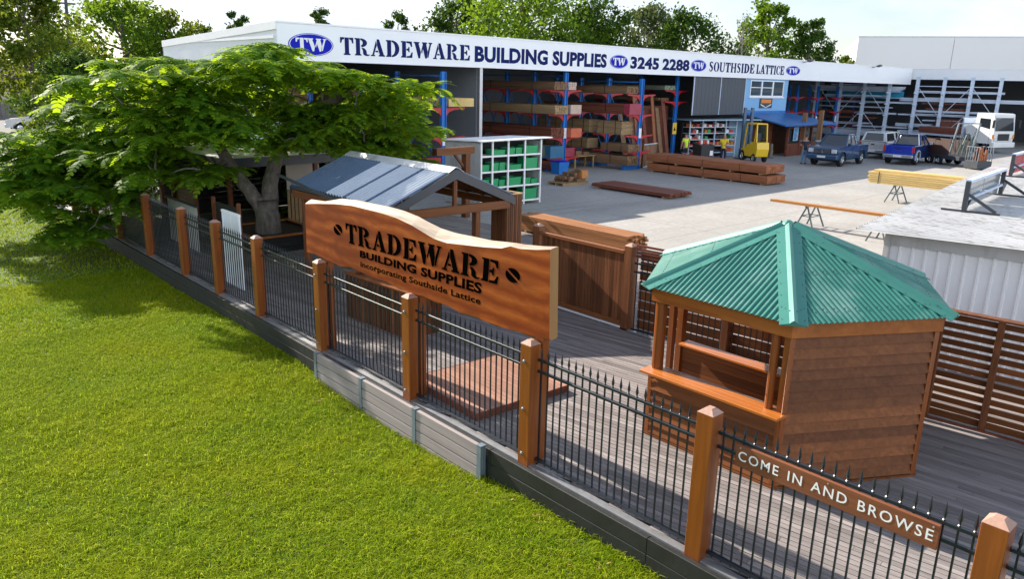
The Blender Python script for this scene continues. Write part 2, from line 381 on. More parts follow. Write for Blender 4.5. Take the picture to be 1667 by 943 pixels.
ST = {  # stencil slab-serif capitals, height 1: (advance, polygons)
 'T': (.86, [[(0,1),(.25,1),(.25,.90),(.12,.86),(.07,.68),(0,.68)], [(.82,1),(.57,1),(.57,.90),(.70,.86),(.75,.68),(.82,.68)], [(.20,0),(.62,0),(.62,.055),(.535,.10),(.535,1),(.285,1),(.285,.10),(.20,.055)]]),
 'R': (.98, [[(0,0),(.40,0),(.40,.055),(.33,.10),(.33,.90),(.33,1),(0,1),(0,.945),(.08,.90),(.08,.10),(0,.055)], ring(.37,.745,.42,.255,.15,.155,90,-80,12), [(.43,.46),(.60,.44),(.74,.30),(.76,.12),(.84,.06),(.94,.10),(.94,.04),(.84,-.01),(.66,0),(.54,.08),(.52,.30)]]),
 'A': (.98, [[(0,0),(.28,0),(.28,.055),(.21,.09),(.26,.24),(.40,.66),(.355,.90),(.11,.10),(0,.055)], [(.41,1),(.56,1),(.86,.10),(.94,.055),(.94,0),(.52,0),(.52,.055),(.60,.10),(.43,.62)], [(.30,.24),(.50,.24),(.47,.33),(.33,.33)]]),
 'D': (.98, [[(0,0),(.34,0),(.34,1),(0,1),(0,.945),(.08,.90),(.08,.10),(0,.055)], ring(.38,.5,.52,.5,.24,.40,90,-90,16)]),
 'E': (.86, [[(0,0),(.34,0),(.34,1),(0,1),(0,.945),(.08,.90),(.08,.10),(0,.055)], [(.38,1),(.76,1),(.78,.68),(.71,.68),(.62,.87),(.38,.91)], [(.38,0),(.78,0),(.82,.34),(.75,.34),(.64,.13),(.38,.09)], [(.38,.45),(.50,.44),(.53,.34),(.59,.34),(.59,.66),(.53,.66),(.50,.56),(.38,.55)]]),
 'W': (1.36, [[(0,1),(.40,1),(.40,.945),(.335,.90),(.50,.38),(.44,0),(.33,0),(.07,.90),(0,.945)], [(.535,.42),(.66,.90),(.60,.945),(.60,1),(.96,1),(.96,.945),(.90,.90),(1.0,.42),(.93,0),(.83,0),(.66,.62),(.58,.30)], [(1.03,.48),(1.16,.90),(1.08,.945),(1.08,1),(1.34,1),(1.34,.945),(1.26,.90),(1.05,.06),(.98,.06)]]),
 'S': (.72, [stroke([(.60,.78),(.52,.93),(.33,.96),(.16,.86),(.17,.68),(.33,.55),(.50,.42),(.54,.22),(.40,.06),(.20,.06),(.07,.24)], [.05,.09,.12,.17,.21,.23,.22,.18,.12,.09,.05])]),
 'O': (.90, [ring(.40,.5,.40,.5,.17,.44,95,265,14), ring(.46,.5,.40,.5,.17,.44,85,-85,14)]),
 'U': (.92, [[(0,1),(.34,1),(.34,.945),(.29,.92),(.29,.30),(.34,.12),(.42,.08),(.42,0),(.25,.02),(.12,.12),(.07,.30),(.07,.92),(0,.945)], [(.60,1),(.88,1),(.88,.945),(.79,.92),(.79,.28),(.72,.10),(.60,.02),(.45,0),(.45,.08),(.60,.12),(.70,.28),(.70,.92),(.60,.945)]]),
 'H': (1.0, [stem(.08, .22, .07), stem(.66, .22, .07), [(.33,.46),(.63,.46),(.63,.55),(.33,.55)]]),
 'I': (.48, [stem(.1, .24, .08)]),
 'L': (.80, [[(0,0),(.34,0),(.34,.92),(.42,.945),(.42,1),(0,1),(0,.945),(.10,.92),(.10,.08),(0,.055)], [(.37,0),(.74,0),(.77,.36),(.71,.36),(.60,.12),(.37,.09)]]),
 'C': (.86, [ring(.42,.5,.42,.5,.18,.43,72,288,16), [(.58,.90),(.70,.97),(.76,.97),(.77,.66),(.71,.66),(.64,.80),(.56,.86)], [(.58,.06),(.70,.14),(.77,.32),(.81,.30),(.74,.10),(.62,.0)]]),
 ' ': (.45, [])}
def stencil(b, txt, fn, d0, d1, sp=.05, mi=0):
    """lay out stencil text in the unit box (0..1, 0..1) mapped by fn(s, t, d)"""
    W_ = sum(ST[c_][0]+sp for c_ in txt)-sp; x = 0
    for c_ in txt:
        adv, polys = ST[c_]
        for p in polys: b.prism([((x+px)/W_, py) for px, py in p], fn, d0, d1, mi)
        x += adv+sp
def font_mesh(b, txt, fn, d, bold=0., sp=1., wsp=1., mi=0):
    """built-in font, normalised to the unit box and mapped by fn(s, t, d)"""
    cu = bpy.data.curves.new('t', 'FONT'); cu.body = txt; cu.offset = bold; cu.space_character = sp; cu.space_word = wsp; cu.resolution_u = 3
    o = bpy.data.objects.new('t', cu); COL.objects.link(o); dg = bpy.context.evaluated_depsgraph_get()
    me = bpy.data.meshes.new_from_object(o.evaluated_get(dg)); vs = [v_.co.copy() for v_ in me.vertices]; fs = [tuple(p.vertices) for p in me.polygons]
    bpy.data.objects.remove(o); bpy.data.curves.remove(cu); bpy.data.meshes.remove(me)
    x0, x1 = min(q.x for q in vs), max(q.x for q in vs)
    cap = .729; asc = min(q.y for q in vs)
    if b is None:                       # one collector per word: cut at the widest gaps
        cells = sorted((min(vs[i].x for i in f_), max(vs[i].x for i in f_), f_) for f_ in fs); out = [[]]; hi_ = -9; gaps = []
        for a_, c_, f_ in cells: gaps.append((a_-hi_, a_)); hi_ = max(hi_, c_)
        cuts_ = sorted(a_ for g_, a_ in sorted(gaps[1:])[-txt.count(' '):]) if ' ' in txt else []
        for a_, c_, f_ in cells:
            k_ = sum(1 for q in cuts_ if a_ >= q-1e-6)
            while len(out) <= k_: out.append([])
            out[k_].append(f_)
        mbs = []
        for grp_ in out:
            idx = sorted({i for f_ in grp_ for i in f_}); mp_ = {i: n_ for n_, i in enumerate(idx)}; mb_ = MB()
            mb_.add([fn((vs[i].x-x0)/(x1-x0), vs[i].y/cap, d) for i in idx], [tuple(mp_[i] for i in f_) for f_ in grp_], mi); mbs.append(mb_)
        return mbs
    b.add([fn((q.x-x0)/(x1-x0), q.y/cap, d) for q in vs], fs, mi)
def quadmap(c00, c10, c11, c01, nrm):
    """maps (s, t) in the unit square to the quad, d along the plane's normal"""
    A, B, C_, D = (Vector(q) for q in (c00, c10, c11, c01)); n = Vector(nrm)
    def f(s, t, d): return (A*(1-s)+B*s)*(1-t)+(D*(1-s)+C_*s)*t+n*d
    return f

# ================================================================== LIVE-EDGE SLAB SIGN
XS0, XS1 = .205, .355
def zs_(pts): return [(496-16.33+0*0, 0)] and [(480+a/3.367, 300+b/3.367) for a, b in pts]
top_px = zs_([(55,107),(130,107),(220,108),(310,118),(400,140),(480,160),(560,187),(640,225),(700,262),(760,298),(830,322),(930,334),(1040,346),(1130,352),(1180,340),(1230,354),(1320,360),(1400,358)])
bot_px = zs_([(1395,852),(1330,838),(1270,822),(1200,802),(1150,790),(1090,768),(1040,752),(1000,730),(950,715),(900,703),(850,672),(800,652),(760,640),(700,612),(650,603),(600,580),(550,560),(500,533),(450,520),(400,500),(350,474),(300,452),(250,450),(200,425),(150,400),(110,382),(66,372)])
outl = [(onx(u, v, XS0)[1], onx(u, v, XS0)[2]) for u, v in top_px+bot_px]
slab = thing('slab_sign', 'huge live edge timber slab sign with black stencil lettering on top of the street fence', 'sign', (.28, 5.6, 1.6))
b = MB(); n = len(outl); nt_ = len(top_px); rs = random.Random(3)
back_px = zs_([(85,80),(170,92),(260,78),(350,85),(440,105),(530,125),(620,150),(700,185),(760,220),(830,250),(900,268),(1000,290),(1100,310),(1180,318),(1300,335),(1440,340)])
bk = sorted((onx(u, v, XS1)[1], onx(u, v, XS1)[2]) for u, v in back_px)
def back_z(y): return float(np.interp(y, [q[0] for q in bk], [q[1] for q in bk]))
lay = [(XS0, 0., 0), (XS0+.010, .012, 1), (XS0+.04, .30, 2), (XS0+.085, .66, 3), (XS1-.012, .96, 4), (XS1, .90, 5)]
vs = []
for X, gr, k in lay:
    for i, (y, z) in enumerate(outl):
        e = 0 if k == 0 else rs.uniform(-.008, .008)
        up = 1 if i < nt_ else -1
        ends = i in (0, nt_-1, nt_, n-1)
        rise = max(-.04, back_z(y)-z) if up > 0 else -.03*math.sin(3.1*min(1, gr*1.2))
        vs.append((X, y, z+(rise*gr if up > 0 else rise)+(0 if ends else e*(1 if up > 0 else 1.8))))
fs = [tuple(range(n-1, -1, -1)), tuple(range((len(lay)-1)*n, len(lay)*n))]; mi = [0, 2]
b.add(vs, [fs[0]], 0); b.f.append(fs[1]); b.m.append(0)
for k in range(len(lay)-1):
    for i in range(n):
        j = (i+1) % n; b.f.append((k*n+i, k*n+j, (k+1)*n+j, (k+1)*n+i))
        b.m.append(1 if i < nt_-1 else 2 if (i == nt_-1 or i == n-1) else 3)
BARK = wood('slab_bark_edge', (.09, .045, .018), (.36, .20, .07), 'y', .7, 0, 9, .6)
b.build('timber_slab', [SLABF, SLABP, SLABE, BARK], slab, world=True)
def sq(pl, pr, h0, h1):
    """quad on the slab face from picture corners: lower-left, lower-right, upper-right, upper-left"""
    q = [Vector(onx(480+a/3.367, 300+c_/3.367, XS0)) for a, c_ in (pl, pr, h1, h0)]
    return quadmap(q[0], q[1], q[2], q[3], (-1, 0, 0))
b = MB(); stencil(b, 'TRADEWARE', sq((283,318), (1118,552), (278,212), (1128,424)), .001, .004, .045); b.build('headline_lettering', TEXTB, slab, world=True)
for b in font_mesh(None, 'BUILDING SUPPLIES', sq((357,397), (1024,600), (357,362), (1026,543)), .003, .04, 1.04): b.build('second_line_word', TEXTB, slab, world=True)
for b in font_mesh(None, 'incorporating Southside Lattice', sq((360,450), (1019,660), (360,420), (1019,624)), .003, .026, 1.05): b.build('third_line_word', TEXTB, slab, world=True)
for cx, cy, rx, ry in ((237, 249, 23, 29), (1195, 500, 40, 39)):
    q = MB(); f = sq((cx-rx, cy+ry-rx*.27), (cx+rx, cy+ry+rx*.27), (cx-rx, cy-ry-rx*.27), (cx+rx, cy-ry+rx*.27))
    for sgn in (1, -1):   # screw head: two half discs either side of the driver slot
        a0 = 140 if sgn > 0 else 320
        q.prism([(.5+.5*math.cos(R(a0-172+i*164/14)), .5+.5*math.sin(R(a0-172+i*164/14))) for i in range(15)], f, .001, .004)
    q.build('screw_emblem', TEXTB, slab, world=True)

# ================================================================== PLANK SIGN
c0 = onx(1200, 726, .1); c1 = onx(1533, 853, .1); c2 = onx(1528, 890, .1); c3 = onx(1199, 764, .1)
ya, yb = c0[1], c1[1]; zt, zb = (c0[2]+c1[2])/2, (c2[2]+c3[2])/2
pl = thing('plank_sign', 'narrow brown plank sign with white spaced lettering fixed to the spear fence', 'sign', (.1, (ya+yb)/2, zb))
PLANK = wood('plank_brown', (.14, .048, .022), (.27, .105, .052), 'y', .5, .1, 14, .2)
b = MB(); b.box(.088, yb, zb, .126, ya, zt); b.build('plank', PLANK, pl, world=True, bevel=.004)
f = quadmap((.088, ya-.035, zb+.072), (.088, yb+.04, zb+.072), (.088, yb+.04, zt-.055), (.088, ya-.035, zt-.055), (-1, 0, 0))
for b in font_mesh(None, 'COME IN AND BROWSE', f, .003, .008, 1.22, 1.35): b.build('lettering', TEXTW, pl, world=True)
for y in (ya-.05, (ya+yb)/2, yb+.05):
    q = MB(); q.lathe([(0, -.006), (.008, -.004), (.009, 0)], (.087, y, zt-.03), 'x', 8); q.build('screw', ALU, pl, world=True)
# ================================================================== GAZEBO
GC = Vector((3.88, 1.15)); GE = 2.32; GR = 2.25
gz = thing('gazebo', 'hexagonal timber gazebo with green corrugated roof and weatherboard walls on the deck', 'gazebo', (GC.x, GC.y, .02))
def hexp(k, r): a = R(210-60*k); return Vector((r*math.cos(a), r*math.sin(a)))       # 0=F 1=L 2=BL 3=B 4=BR 5=R
# F at 210 deg, L at 150 deg, BL at 90 deg, B at 30 deg, BR at -30 deg, R at 270 deg
ap = onz(1282, 360, 3.2)
HA = 3.18-.02
ez = GE-.02
apex = Vector((-.09, .08, HA))
for k in range(6):
    a, c_ = hexp(k, GR), hexp((k+1) % 6, GR); A, C3 = Vector((*a, ez)), Vector((*c_, ez)); e = (C3-A); L = e.length; t = e/L
    mid = (A+C3)/2; slope = (apex-mid); nrm = t.cross(slope).normalized()
    if nrm.z < 0: nrm = -nrm
    b = MB(); n = int(L/.0125); pitch = .076; vs = []; fs = []
    for i in range(n+1):
        s_ = L*i/n; q = min(s_, L-s_)/(L/2); h = .0105*math.sin(2*PI*s_/pitch)+.0105
        base = A+t*s_; topp = base+slope*q*.985
        vs += [base+nrm*h-slope.normalized()*.03, topp+nrm*h]
    for i in range(n): fs.append((2*i, 2*i+2, 2*i+3, 2*i+1))
    b.add(vs, fs); rs_ = b.build('roof_sheet', GREENR, gz, smooth=True); b = MB(); tt_ = slope.normalized()
    for row_, cnt_ in ((.10, 15), (.45, 9), (.75, 4)):
        for i in range(cnt_):
            P_ = mid+slope*row_+t*((i-(cnt_-1)/2)*.076*2)+nrm*.024; b.obox(P_, t*.007, tt_*.007, nrm*.005)
    b.build('screws', CHAR, rs_)['kind'] = 'stuff'
    # hip capping on corner k
    d = (apex-A); dn = d.normalized()
    cp = MB()
    pv = hexp((k-1) % 6, GR); Pv = Vector((*pv, ez)); t2 = (A-Pv).normalized(); n2 = t2.cross(apex-(A+Pv)/2).normalized(); n2 = n2 if n2.z > 0 else -n2
    o1 = (t-dn*t.dot(dn)).normalized(); o2 = (-t2+dn*t2.dot(dn)).normalized()
    ls = A-dn*.025; le = apex+dn*.0; vsc = []
    up = (nrm+n2).normalized()
    for P_, wf in ((ls, 1), (le-dn*.10, 1.)):
        W1 = .165*wf
        for (o_, nn) in ((o1, nrm), (o2, n2)): vsc += []
        vsc += [P_+o1*W1+nrm*.016, P_+o1*W1+nrm*.026, P_+o1*.045+nrm*.027, P_+up*.052+o1*.028, P_+up*.066, P_+up*.052+o2*.028, P_+o2*.045+n2*.027, P_+o2*W1+n2*.026, P_+o2*W1+n2*.016]
    cp.add(vsc, [(i, i+1, 9+i+1, 9+i) for i in range(8)]+[tuple(range(8, -1, -1))]); 
    hc = cp.build('hip_capping', GREENC, gz)
    rv = MB()
    for (o_, nn) in ((o1, nrm), (o2, n2)):
        for i in range(9):
            P_ = ls+dn*(.1+i*(d.length-.35)/8)+o_*.13+nn*.026; rv.obox(P_, o_*.006, dn*.006, nn*.004)
    rv.build('rivets', CHAR, hc)['kind'] = 'stuff'
cap = MB(); cap.lathe([(.13, HA-.06), (.09, HA+.0), (.03, HA+.045), (0, HA+.05)], (apex.x, apex.y, 0), 'z', 6); cap.build('apex_capping', GREENC, gz)
BEAM = wood('gazebo_beam', (.22, .065, .014), (.40, .135, .030), 'y', .42, .1, 12, .2, coat=.2)
rb_, rw_ = GR-.10, GR-.17
for k in range(6):
    a, c_ = hexp(k, rb_), hexp((k+1) % 6, rb_); t = (c_-a).normalized(); inn = -((a+c_)/2).normalized()
    b = MB(); z0, z1 = ez-.225, ez-.012
    pts = [a, c_, c_+(-c_.normalized())*.055, a+(-a.normalized())*.055]
    b.add([(p.x, p.y, z) for z in (z0, z1) for p in pts], [(3,2,1,0),(4,5,6,7),(0,1,5,4),(1,2,6,5),(2,3,7,6),(3,0,4,7)]); b.build('eave_beam', BEAM, gz, bevel=.004)
def boards_wall(mb, a, c_, z0, z1, nb, th=.034, off=0.):
    a, c_ = Vector((*a, 0)), Vector((*c_, 0)); e = c_-a; n3 = Vector((e.y, -e.x, 0)).normalized(); 
    if n3.dot(a+c_) < 0: n3 = -n3
    h = (z1-z0)/nb
    for i in range(nb):
        zb, zt = z0+i*h+.009, z0+(i+1)*h-.012
        p = [a+n3*(th+.006), c_+n3*(th+.006), c_+n3*.004, a+n3*.004]; q = [a+n3*.004, c_+n3*.004, c_-n3*.01, a-n3*.01]
        mb.add([(*v_.xy, zb+.002) for v_ in (p[0], p[1], c_-n3*.012, a-n3*.012)]+[(*v_.xy, zt+.012) for v_ in (q[0], q[1], c_-n3*.012, a-n3*.012)],
               [(3,2,1,0),(4,5,6,7),(0,1,5,4),(1,2,6,5),(2,3,7,6),(3,0,4,7)])
WALLS = {0: 1.0, 4: ez-.23, 5: ez-.23}
for k, top in WALLS.items():
    a, c_ = hexp(k, rw_), hexp((k+1) % 6, rw_); e = (c_-a).normalized()
    b = MB(); boards_wall(b, a+e*.03, c_-e*.03, .03, top, 14 if top > 1.5 else 7)
    nn_ = Vector((e.y, -e.x)); nn_ = nn_ if nn_.dot(a+c_) > 0 else -nn_; m_ = (a+c_)/2-nn_*.022
    b.obox((*m_, (.03+top)/2), (*(e*((c_-a).length/2-.03)), 0), (*(nn_*.006), 0), (0, 0, (top-.03)/2), 1)  # dark backing sheet: shadow lines between the boards put into colour
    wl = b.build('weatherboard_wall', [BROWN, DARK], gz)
    for p, s_ in ((a, 1), (c_, -1)):
        q = MB()
        pp = p+e*s_*.016; on = p.normalized()*.0; n2 = Vector((e.y, -e.x)); n2 = n2 if n2.dot(a+c_) > 0 else -n2
        z0 = .0
        q.obox((*(pp+n2*.028), (z0+top)/2), (*(e*.034), 0), (*(n2*.008), 0), (0, 0, (top-z0)/2-.003))
        q.build('corner_trim', ORANGE, gz, bevel=.003)
# posts: round logs at the open corners, square ones behind
for k in range(6):
    p = hexp(k, rw_-.075)
    if k in (1,):
        for dx, dy, r_ in ((0, 0, .085), (.115, .075, .06)):
            b = MB(); b.lathe([(0, 1.05), (r_, 1.05), (r_, ez-.06), (0, ez-.06)], (p.x+dx, p.y+dy-.02, 0), 'z', 18); b.build('log_post', ORANGE, gz, smooth=False)
        b = MB(); b.box(p.x-.05, p.y-.05, .03, p.x+.05, p.y+.05, 1.04); b.build('post', ORANGE, gz)
    else:
        b = MB(); b.box(p.x-.05, p.y-.05, .03, p.x+.05, p.y+.05, ez-.06); b.build('post', ORANGE, gz, bevel=.004)
        if k == 0:
            b = MB(); b.lathe([(0, 1.05), (.055, 1.05), (.055, ez-.1), (0, ez-.1)], (p.x-.03, p.y+.17, 0), 'z', 14); b.build('log_post', ORANGE, gz)
# serving counter on the street side, shelf on the back half walls
a, c_ = hexp(0, rw_), hexp(1, rw_); e = (c_-a).normalized(); n2 = Vector((e.y, -e.x)); n2 = n2 if n2.dot(a+c_) > 0 else -n2
b = MB(); m_ = (a+c_)/2+n2*.035; L = (c_-a).length
for i in range(3):
    b.obox((*(m_+n2*(.115-i*.115)), 1.03), (*(e*(L/2+.06)), 0), (*(n2*.056), 0), (0, 0, .02))
b.build('counter_top', ORANGE_H, gz, bevel=.005)
b = MB(); b.obox((*(m_-n2*.19), 1.035), (*(e*(L/2-.15)), 0), (*(n2*.008), 0), (0, 0, .02)); b.build('counter_edge_strip', ALU, gz)
ix, iy0, iy1 = 3.46-GC.x, .0-GC.y, 2.62-GC.y      # inner bench wall parallel to the counter
b = MB()
for i in range(7): b.box(ix-.012, iy0, .03+i*.139+.004, ix+.012, iy1, .03+(i+1)*.139)
b.build('bench_wall', BROWN, gz)
b = MB(); b.box(ix-.16, iy0, 1.01, ix+.10, iy1-.02, 1.045); b.build('shelf', ORANGE_H, gz, bevel=.004)
b = MB(); b.box(ix-.06, iy1+.002, .03, ix+.06, iy1+.11, ez-.06); b.build('post', ORANGE, gz, bevel=.004)
b = MB(); b.add([(*hexp(k, rw_+.06), z) for z in (-.012, .028) for k in range(6)], [tuple(range(6)), tuple(range(6, 12))]+[(k, (k+1) % 6, 6+(k+1) % 6, 6+k) for k in range(6)]); b.build('floor', BROWN, gz)

# ================================================================== DECKING SAMPLE ON THE FLOOR
pf = thing('timber_platform', 'low square platform of reddish decking boards lying on the grey deck inside the fence', 'platform', (1.35, 5.0, .02), R(-2))
SAMPLE = wood('decking_sample', (.27, .125, .085), (.47, .27, .19), 'y', .55, .12, 16, .25)
b = MB()
for i in range(20):
    x = -.95+i*.096; b.box(x, -.92, .075, x+.091, .92, .115)
b.build('boards', SAMPLE, pf)
b = MB(); b.box(-.95, -.94, 0, .97, -.92, .117); b.box(-.95, .92, 0, .97, .94, .117); b.box(-.97, -.94, 0, -.95, .94, .117); b.box(.965, -.94, 0, .985, .94, .117); b.build('edge_board', MERB, pf)

# ================================================================== INNER FENCE LINE
GX = 5.62
gt = thing('paling_gate', 'sliding gate of upright brown palings between two capped posts at the back of the deck', 'gate', (GX, 7., .02))
for y in (8.50, 5.72):
    fence_post(gt, y-7., -.02, w=.2, h=1.82, m=BROWN_V)
b = MB(); y = 5.66
rp = random.Random(9)
while y < 8.24:
    b.box(GX+.02, y, .20, GX+.045+rp.uniform(0, .006), y+.082, 1.66); y += .089
b.build('palings', BROWN_V, gt, world=True)
b = MB(); b.box(GX-.01, 5.74, .10, GX+.075, 8.28, .20); b.build('gate_rail', BROWN, gt, world=True, bevel=.004)
b = MB(); b.box(GX-.02, 5.74, 1.66, GX+.085, 8.28, 1.735); b.build('gate_rail', BROWN, gt, world=True, bevel=.004)
b = MB(); b.box(GX-.02, 3.2, .03, GX+.05, 8.28, .055); b.build('track', ALU, gt, world=True)

sf = thing('inner_spear_fence', 'short dark spear top fence behind the gazebo with brown posts', 'fence', (GX, 3.5, .02))
ysf = [5.45, 3.35, 1.2, -.1]
for i, y in enumerate(ysf[1:]): fence_post(sf, y-3.5, -.1, w=.14, h=1.75, m=BROWN_V)
for i in range(3):
    y1, y0 = ysf[i]-(.0 if i == 0 else .14), ysf[i+1]
    p = MB(); p.box(GX-.02, y0, .08, GX+.02, y1, .12); pan = p.build('fence_panel', BLACK, sf, world=True)
    for z in (1.32, 1.50):
        q = MB(); q.box(GX-.02, y0, z, GX+.02, y1, z+.036); q.build('rail', BLACK, pan, world=True)
    q = MB(); n = int((y1-y0)/.118)
    for k in range(n): picket(q, GX, y0+(k+.5)*(y1-y0)/n, .06, 1.7)
    q.build('pickets', BLACK, pan, world=True)['kind'] = 'stuff'
b = MB()
for i in range(8): b.box(GX+.13, -.1, .1+i*.21, GX+.155, 5.4, .1+i*.21+.185)
b.build('backing_boards', BROWN, sf, world=True)
b = MB()
for i in range(4): b.box(GX+.10, 3.3, 1.62+i*.075, GX+.13, 5.5, 1.62+i*.075+.045)
b.build('top_slats', MERB, sf, world=True)

sf.location.x = GX+2.1*.082; sf.rotation_euler[2] = R(4.7)
sc_ = thing('slatted_screen', 'brown screen of level slats with light showing through the gaps, right of the gazebo', 'screen', (GX, -2, .02))
for y in (-.22, -1.02, -1.82, -2.62, -3.42, -4.3):
    b = MB(); b.box(GX-.02, y-.09, 0, GX+.07, y, 1.78); b.build('post', BROWN_V, sc_, world=True, bevel=.004)
b = MB()
for i in range(12):
    z = .17+i*.135; b.box(GX+.075, -4.4, z, GX+.1, -.1, z+.088)
b.box(GX+.075, -4.4, .045, GX+.1, -.1, .15)
b.build('slats', BROWN, sc_, world=True)
b = MB(); b.box(GX-.04, -4.4, 1.785, GX+.12, -.05, 1.82); b.build('top_rail', BROWN_V, sc_, world=True)
b = MB(); b.box(GX-.06, -4.4, .0, GX-.025, -.1, .05); b.build('bottom_rail', MERB, sc_, world=True)

sc_.location.x = GX+7.6*.082; sc_.rotation_euler[2] = R(4.7)
# ================================================================== GABLE SHELTER
X0, X1, Y0, Y1, ZE, ZR = 2.42, 5.95, 9.62, 14.25, 2.40, 3.12; XM = (X0+X1)/2
sh = thing('gable_shelter', 'open timber shelter with slate blue corrugated gable roof and pale sheet laps', 'shelter', (XM, 12, .02))
for sx in (-1, 1):
    xe = X0 if sx < 0 else X1; n = int((Y1-Y0)/.019)
    sl = Vector((XM-xe, 0, ZR-ZE)); nn = Vector((-sl.z, 0, sl.x)).normalized(); nn = nn if nn.z > 0 else -nn
    sheets = {0: MB(), 1: MB()}
    prev = None
    cells = []
    for i in range(n+1):
        s_ = (Y1-Y0)*i/n; h = .030*math.sin(2*PI*s_/.135); p = Vector((xe, Y0+s_, ZE))+nn*h
        cells.append((p-sl.normalized()*.05, p+sl*.99))
    def strip(i0, i1, mb):
        vs = [q for c_ in cells[i0:i1+1] for q in c_]; mb.add(vs, [(2*i, 2*i+2, 2*i+3, 2*i+1) for i in range(i1-i0)])
    cuts = [0, .02, .20, .222, .40, .422, .60, .622, 1.0]
    sky = {2, 4} if sx < 0 else {2}
    for k in range(len(cuts)-1):
        i0, i1 = int(cuts[k]*n), int(cuts[k+1]*n)
        mb = MB(); strip(i0, i1, mb); w_ = k in (1, 3, 5) and False
        mb.build('lap_strip' if k in (1, 3, 5) else 'roof_sheet', LITLAP if k in (1, 3, 5) else BLUER, sh, world=True, smooth=True)
rc = MB(); rc.prism([(-.22, -.085), (-.03, .022), (.03, .022), (.22, -.085), (.22, -.075), (.03, .034), (-.03, .034), (-.22, -.075)], lambda a, c_, d: (XM+a, d, ZR+c_+.012), Y0-.03, Y1+.03); rc.build('ridge_capping', ZINC, sh, world=True)
for y in (Y0-.03, Y1+.01):      # barge boards on both gables
    b = MB(); 
    b.prism([(X0-.06, ZE-.06), (XM, ZR+.005), (X1+.06, ZE-.06), (X1+.06, ZE-.25), (XM, ZR-.22), (X0-.06, ZE-.25)], lambda a, c_, d: (a, d, c_), y-.012, y+.012); b.build('barge_board', CHAR, sh, world=True)
    b = MB(); b.bar((X0+.1, y+.05, ZE-.22), (X1-.1, y+.05, ZE-.22), .09, .20); b.build('tie_beam', BROWN_X, sh, world=True, bevel=.004)
    b = MB(); b.box(XM-.05, y+.03, ZE-.12, XM+.05, y+.1, ZR-.2); b.build('king_post', BROWN_V, sh, world=True)
for x in (X0+.02, X1-.02):
    b = MB(); b.prism([(0, 0), (.10, .02), (.10, .09), (.09, .09), (.09, .03), (.01, .012), (.01, .09), (0, .09)], lambda a, c_, d: (x-.05+a, d, ZE-.12+c_), Y0-.02, Y1+.02); b.build('gutter', CHAR, sh, world=True)
    b = MB(); b.box(x-.05 if x < XM else x-.05, Y0+.05, ZE-.32, x+.05, Y1-.05, ZE-.14); b.build('side_beam', BROWN, sh, world=True)
for x, y in ((X0+.25, Y0+.15), (X0+.25, Y1-.2), (X1-1.05, Y0+.12), (X1-.15, Y1-.2)):
    b = MB(); b.box(x-.075, y-.075, 0, x+.075, y+.075, ZE-.2); b.build('post', BROWN_V, sh, world=True, bevel=.005)
for k in range(7):
    y = Y0+.4+k*(Y1-Y0-.8)/6; b = MB()
    b.bar((X0+.05, y, ZE-.1), (XM, y, ZR-.1), .045, .09); b.bar((X1-.05, y, ZE-.1), (XM, y, ZR-.1), .045, .09); b.build('rafter', BROWN, sh, world=True)
b = MB()
for i in range(9): b.box(XM-.6, Y1-.12, .15+i*.2, X1-.25, Y1-.09, .33+i*.2)
b.build('back_boards', BROWN, sh, world=True)

cl = thing('slatted_column', 'square column of upright brown slats with pale rim beside the shelter gable', 'column', (6.05, 9.95, .02), R(3))
b = MB(); 
for i in range(8):
    for s_ in (-1, 1):
        b.box(-.26+i*.066, s_*.27-.012, 0, -.26+i*.066+.054, s_*.27+.012, 2.36); b.box(s_*.27-.012, -.26+i*.066, 0, s_*.27+.012, -.26+i*.066+.054, 2.36)
b.box(-.24, -.24, 0, .24, .24, 2.30); b.build('slats', BROWN_V, cl)
b = MB(); b.box(-.30, -.30, 2.365, .30, -.22, 2.39); b.box(-.30, .22, 2.365, .30, .30, 2.39); b.box(-.30, -.217, 2.365, -.22, .217, 2.39); b.box(.22, -.217, 2.365, .30, .217, 2.39); b.build('rim', TAN, cl)

p_, q_ = onz(452, 284, 2.62), onz(545, 327, 2.42); b = MB(); b.bar(p_, q_, .05, .06); b.build('eave_bar', CHAR, sh, world=True)
# brown slatted seat box seen through the fence under the sign
bx = thing('slatted_planter_box', 'brown box of upright slats standing on the deck behind the fence below the slab sign', 'planter', (2.05, 9.0, .02), R(4))
b = MB()
for i in range(14): 
    b.box(-.45, -1.05+i*.15, 0, -.42, -1.05+i*.15+.13, .95); b.box(.42, -1.05+i*.15, 0, .45, -1.05+i*.15+.13, .95)
for i in range(6):
    for y in (-1.08, 1.05): b.box(-.45+i*.15, y, 0, -.45+i*.15+.13, y+.03, .95)
b.box(-.41, -1.04, 0, .41, 1.04, .9); b.build('slats', BROWN_V, bx)
b = MB(); b.box(-.48, -1.12, .952, -.36, 1.12, .985); b.box(.36, -1.12, .952, .48, 1.12, .985); b.box(-.357, -1.12, .952, .357, -1.0, .985); b.box(-.357, 1.0, .952, .357, 1.12, .985); b.build('rim', BROWN, bx)

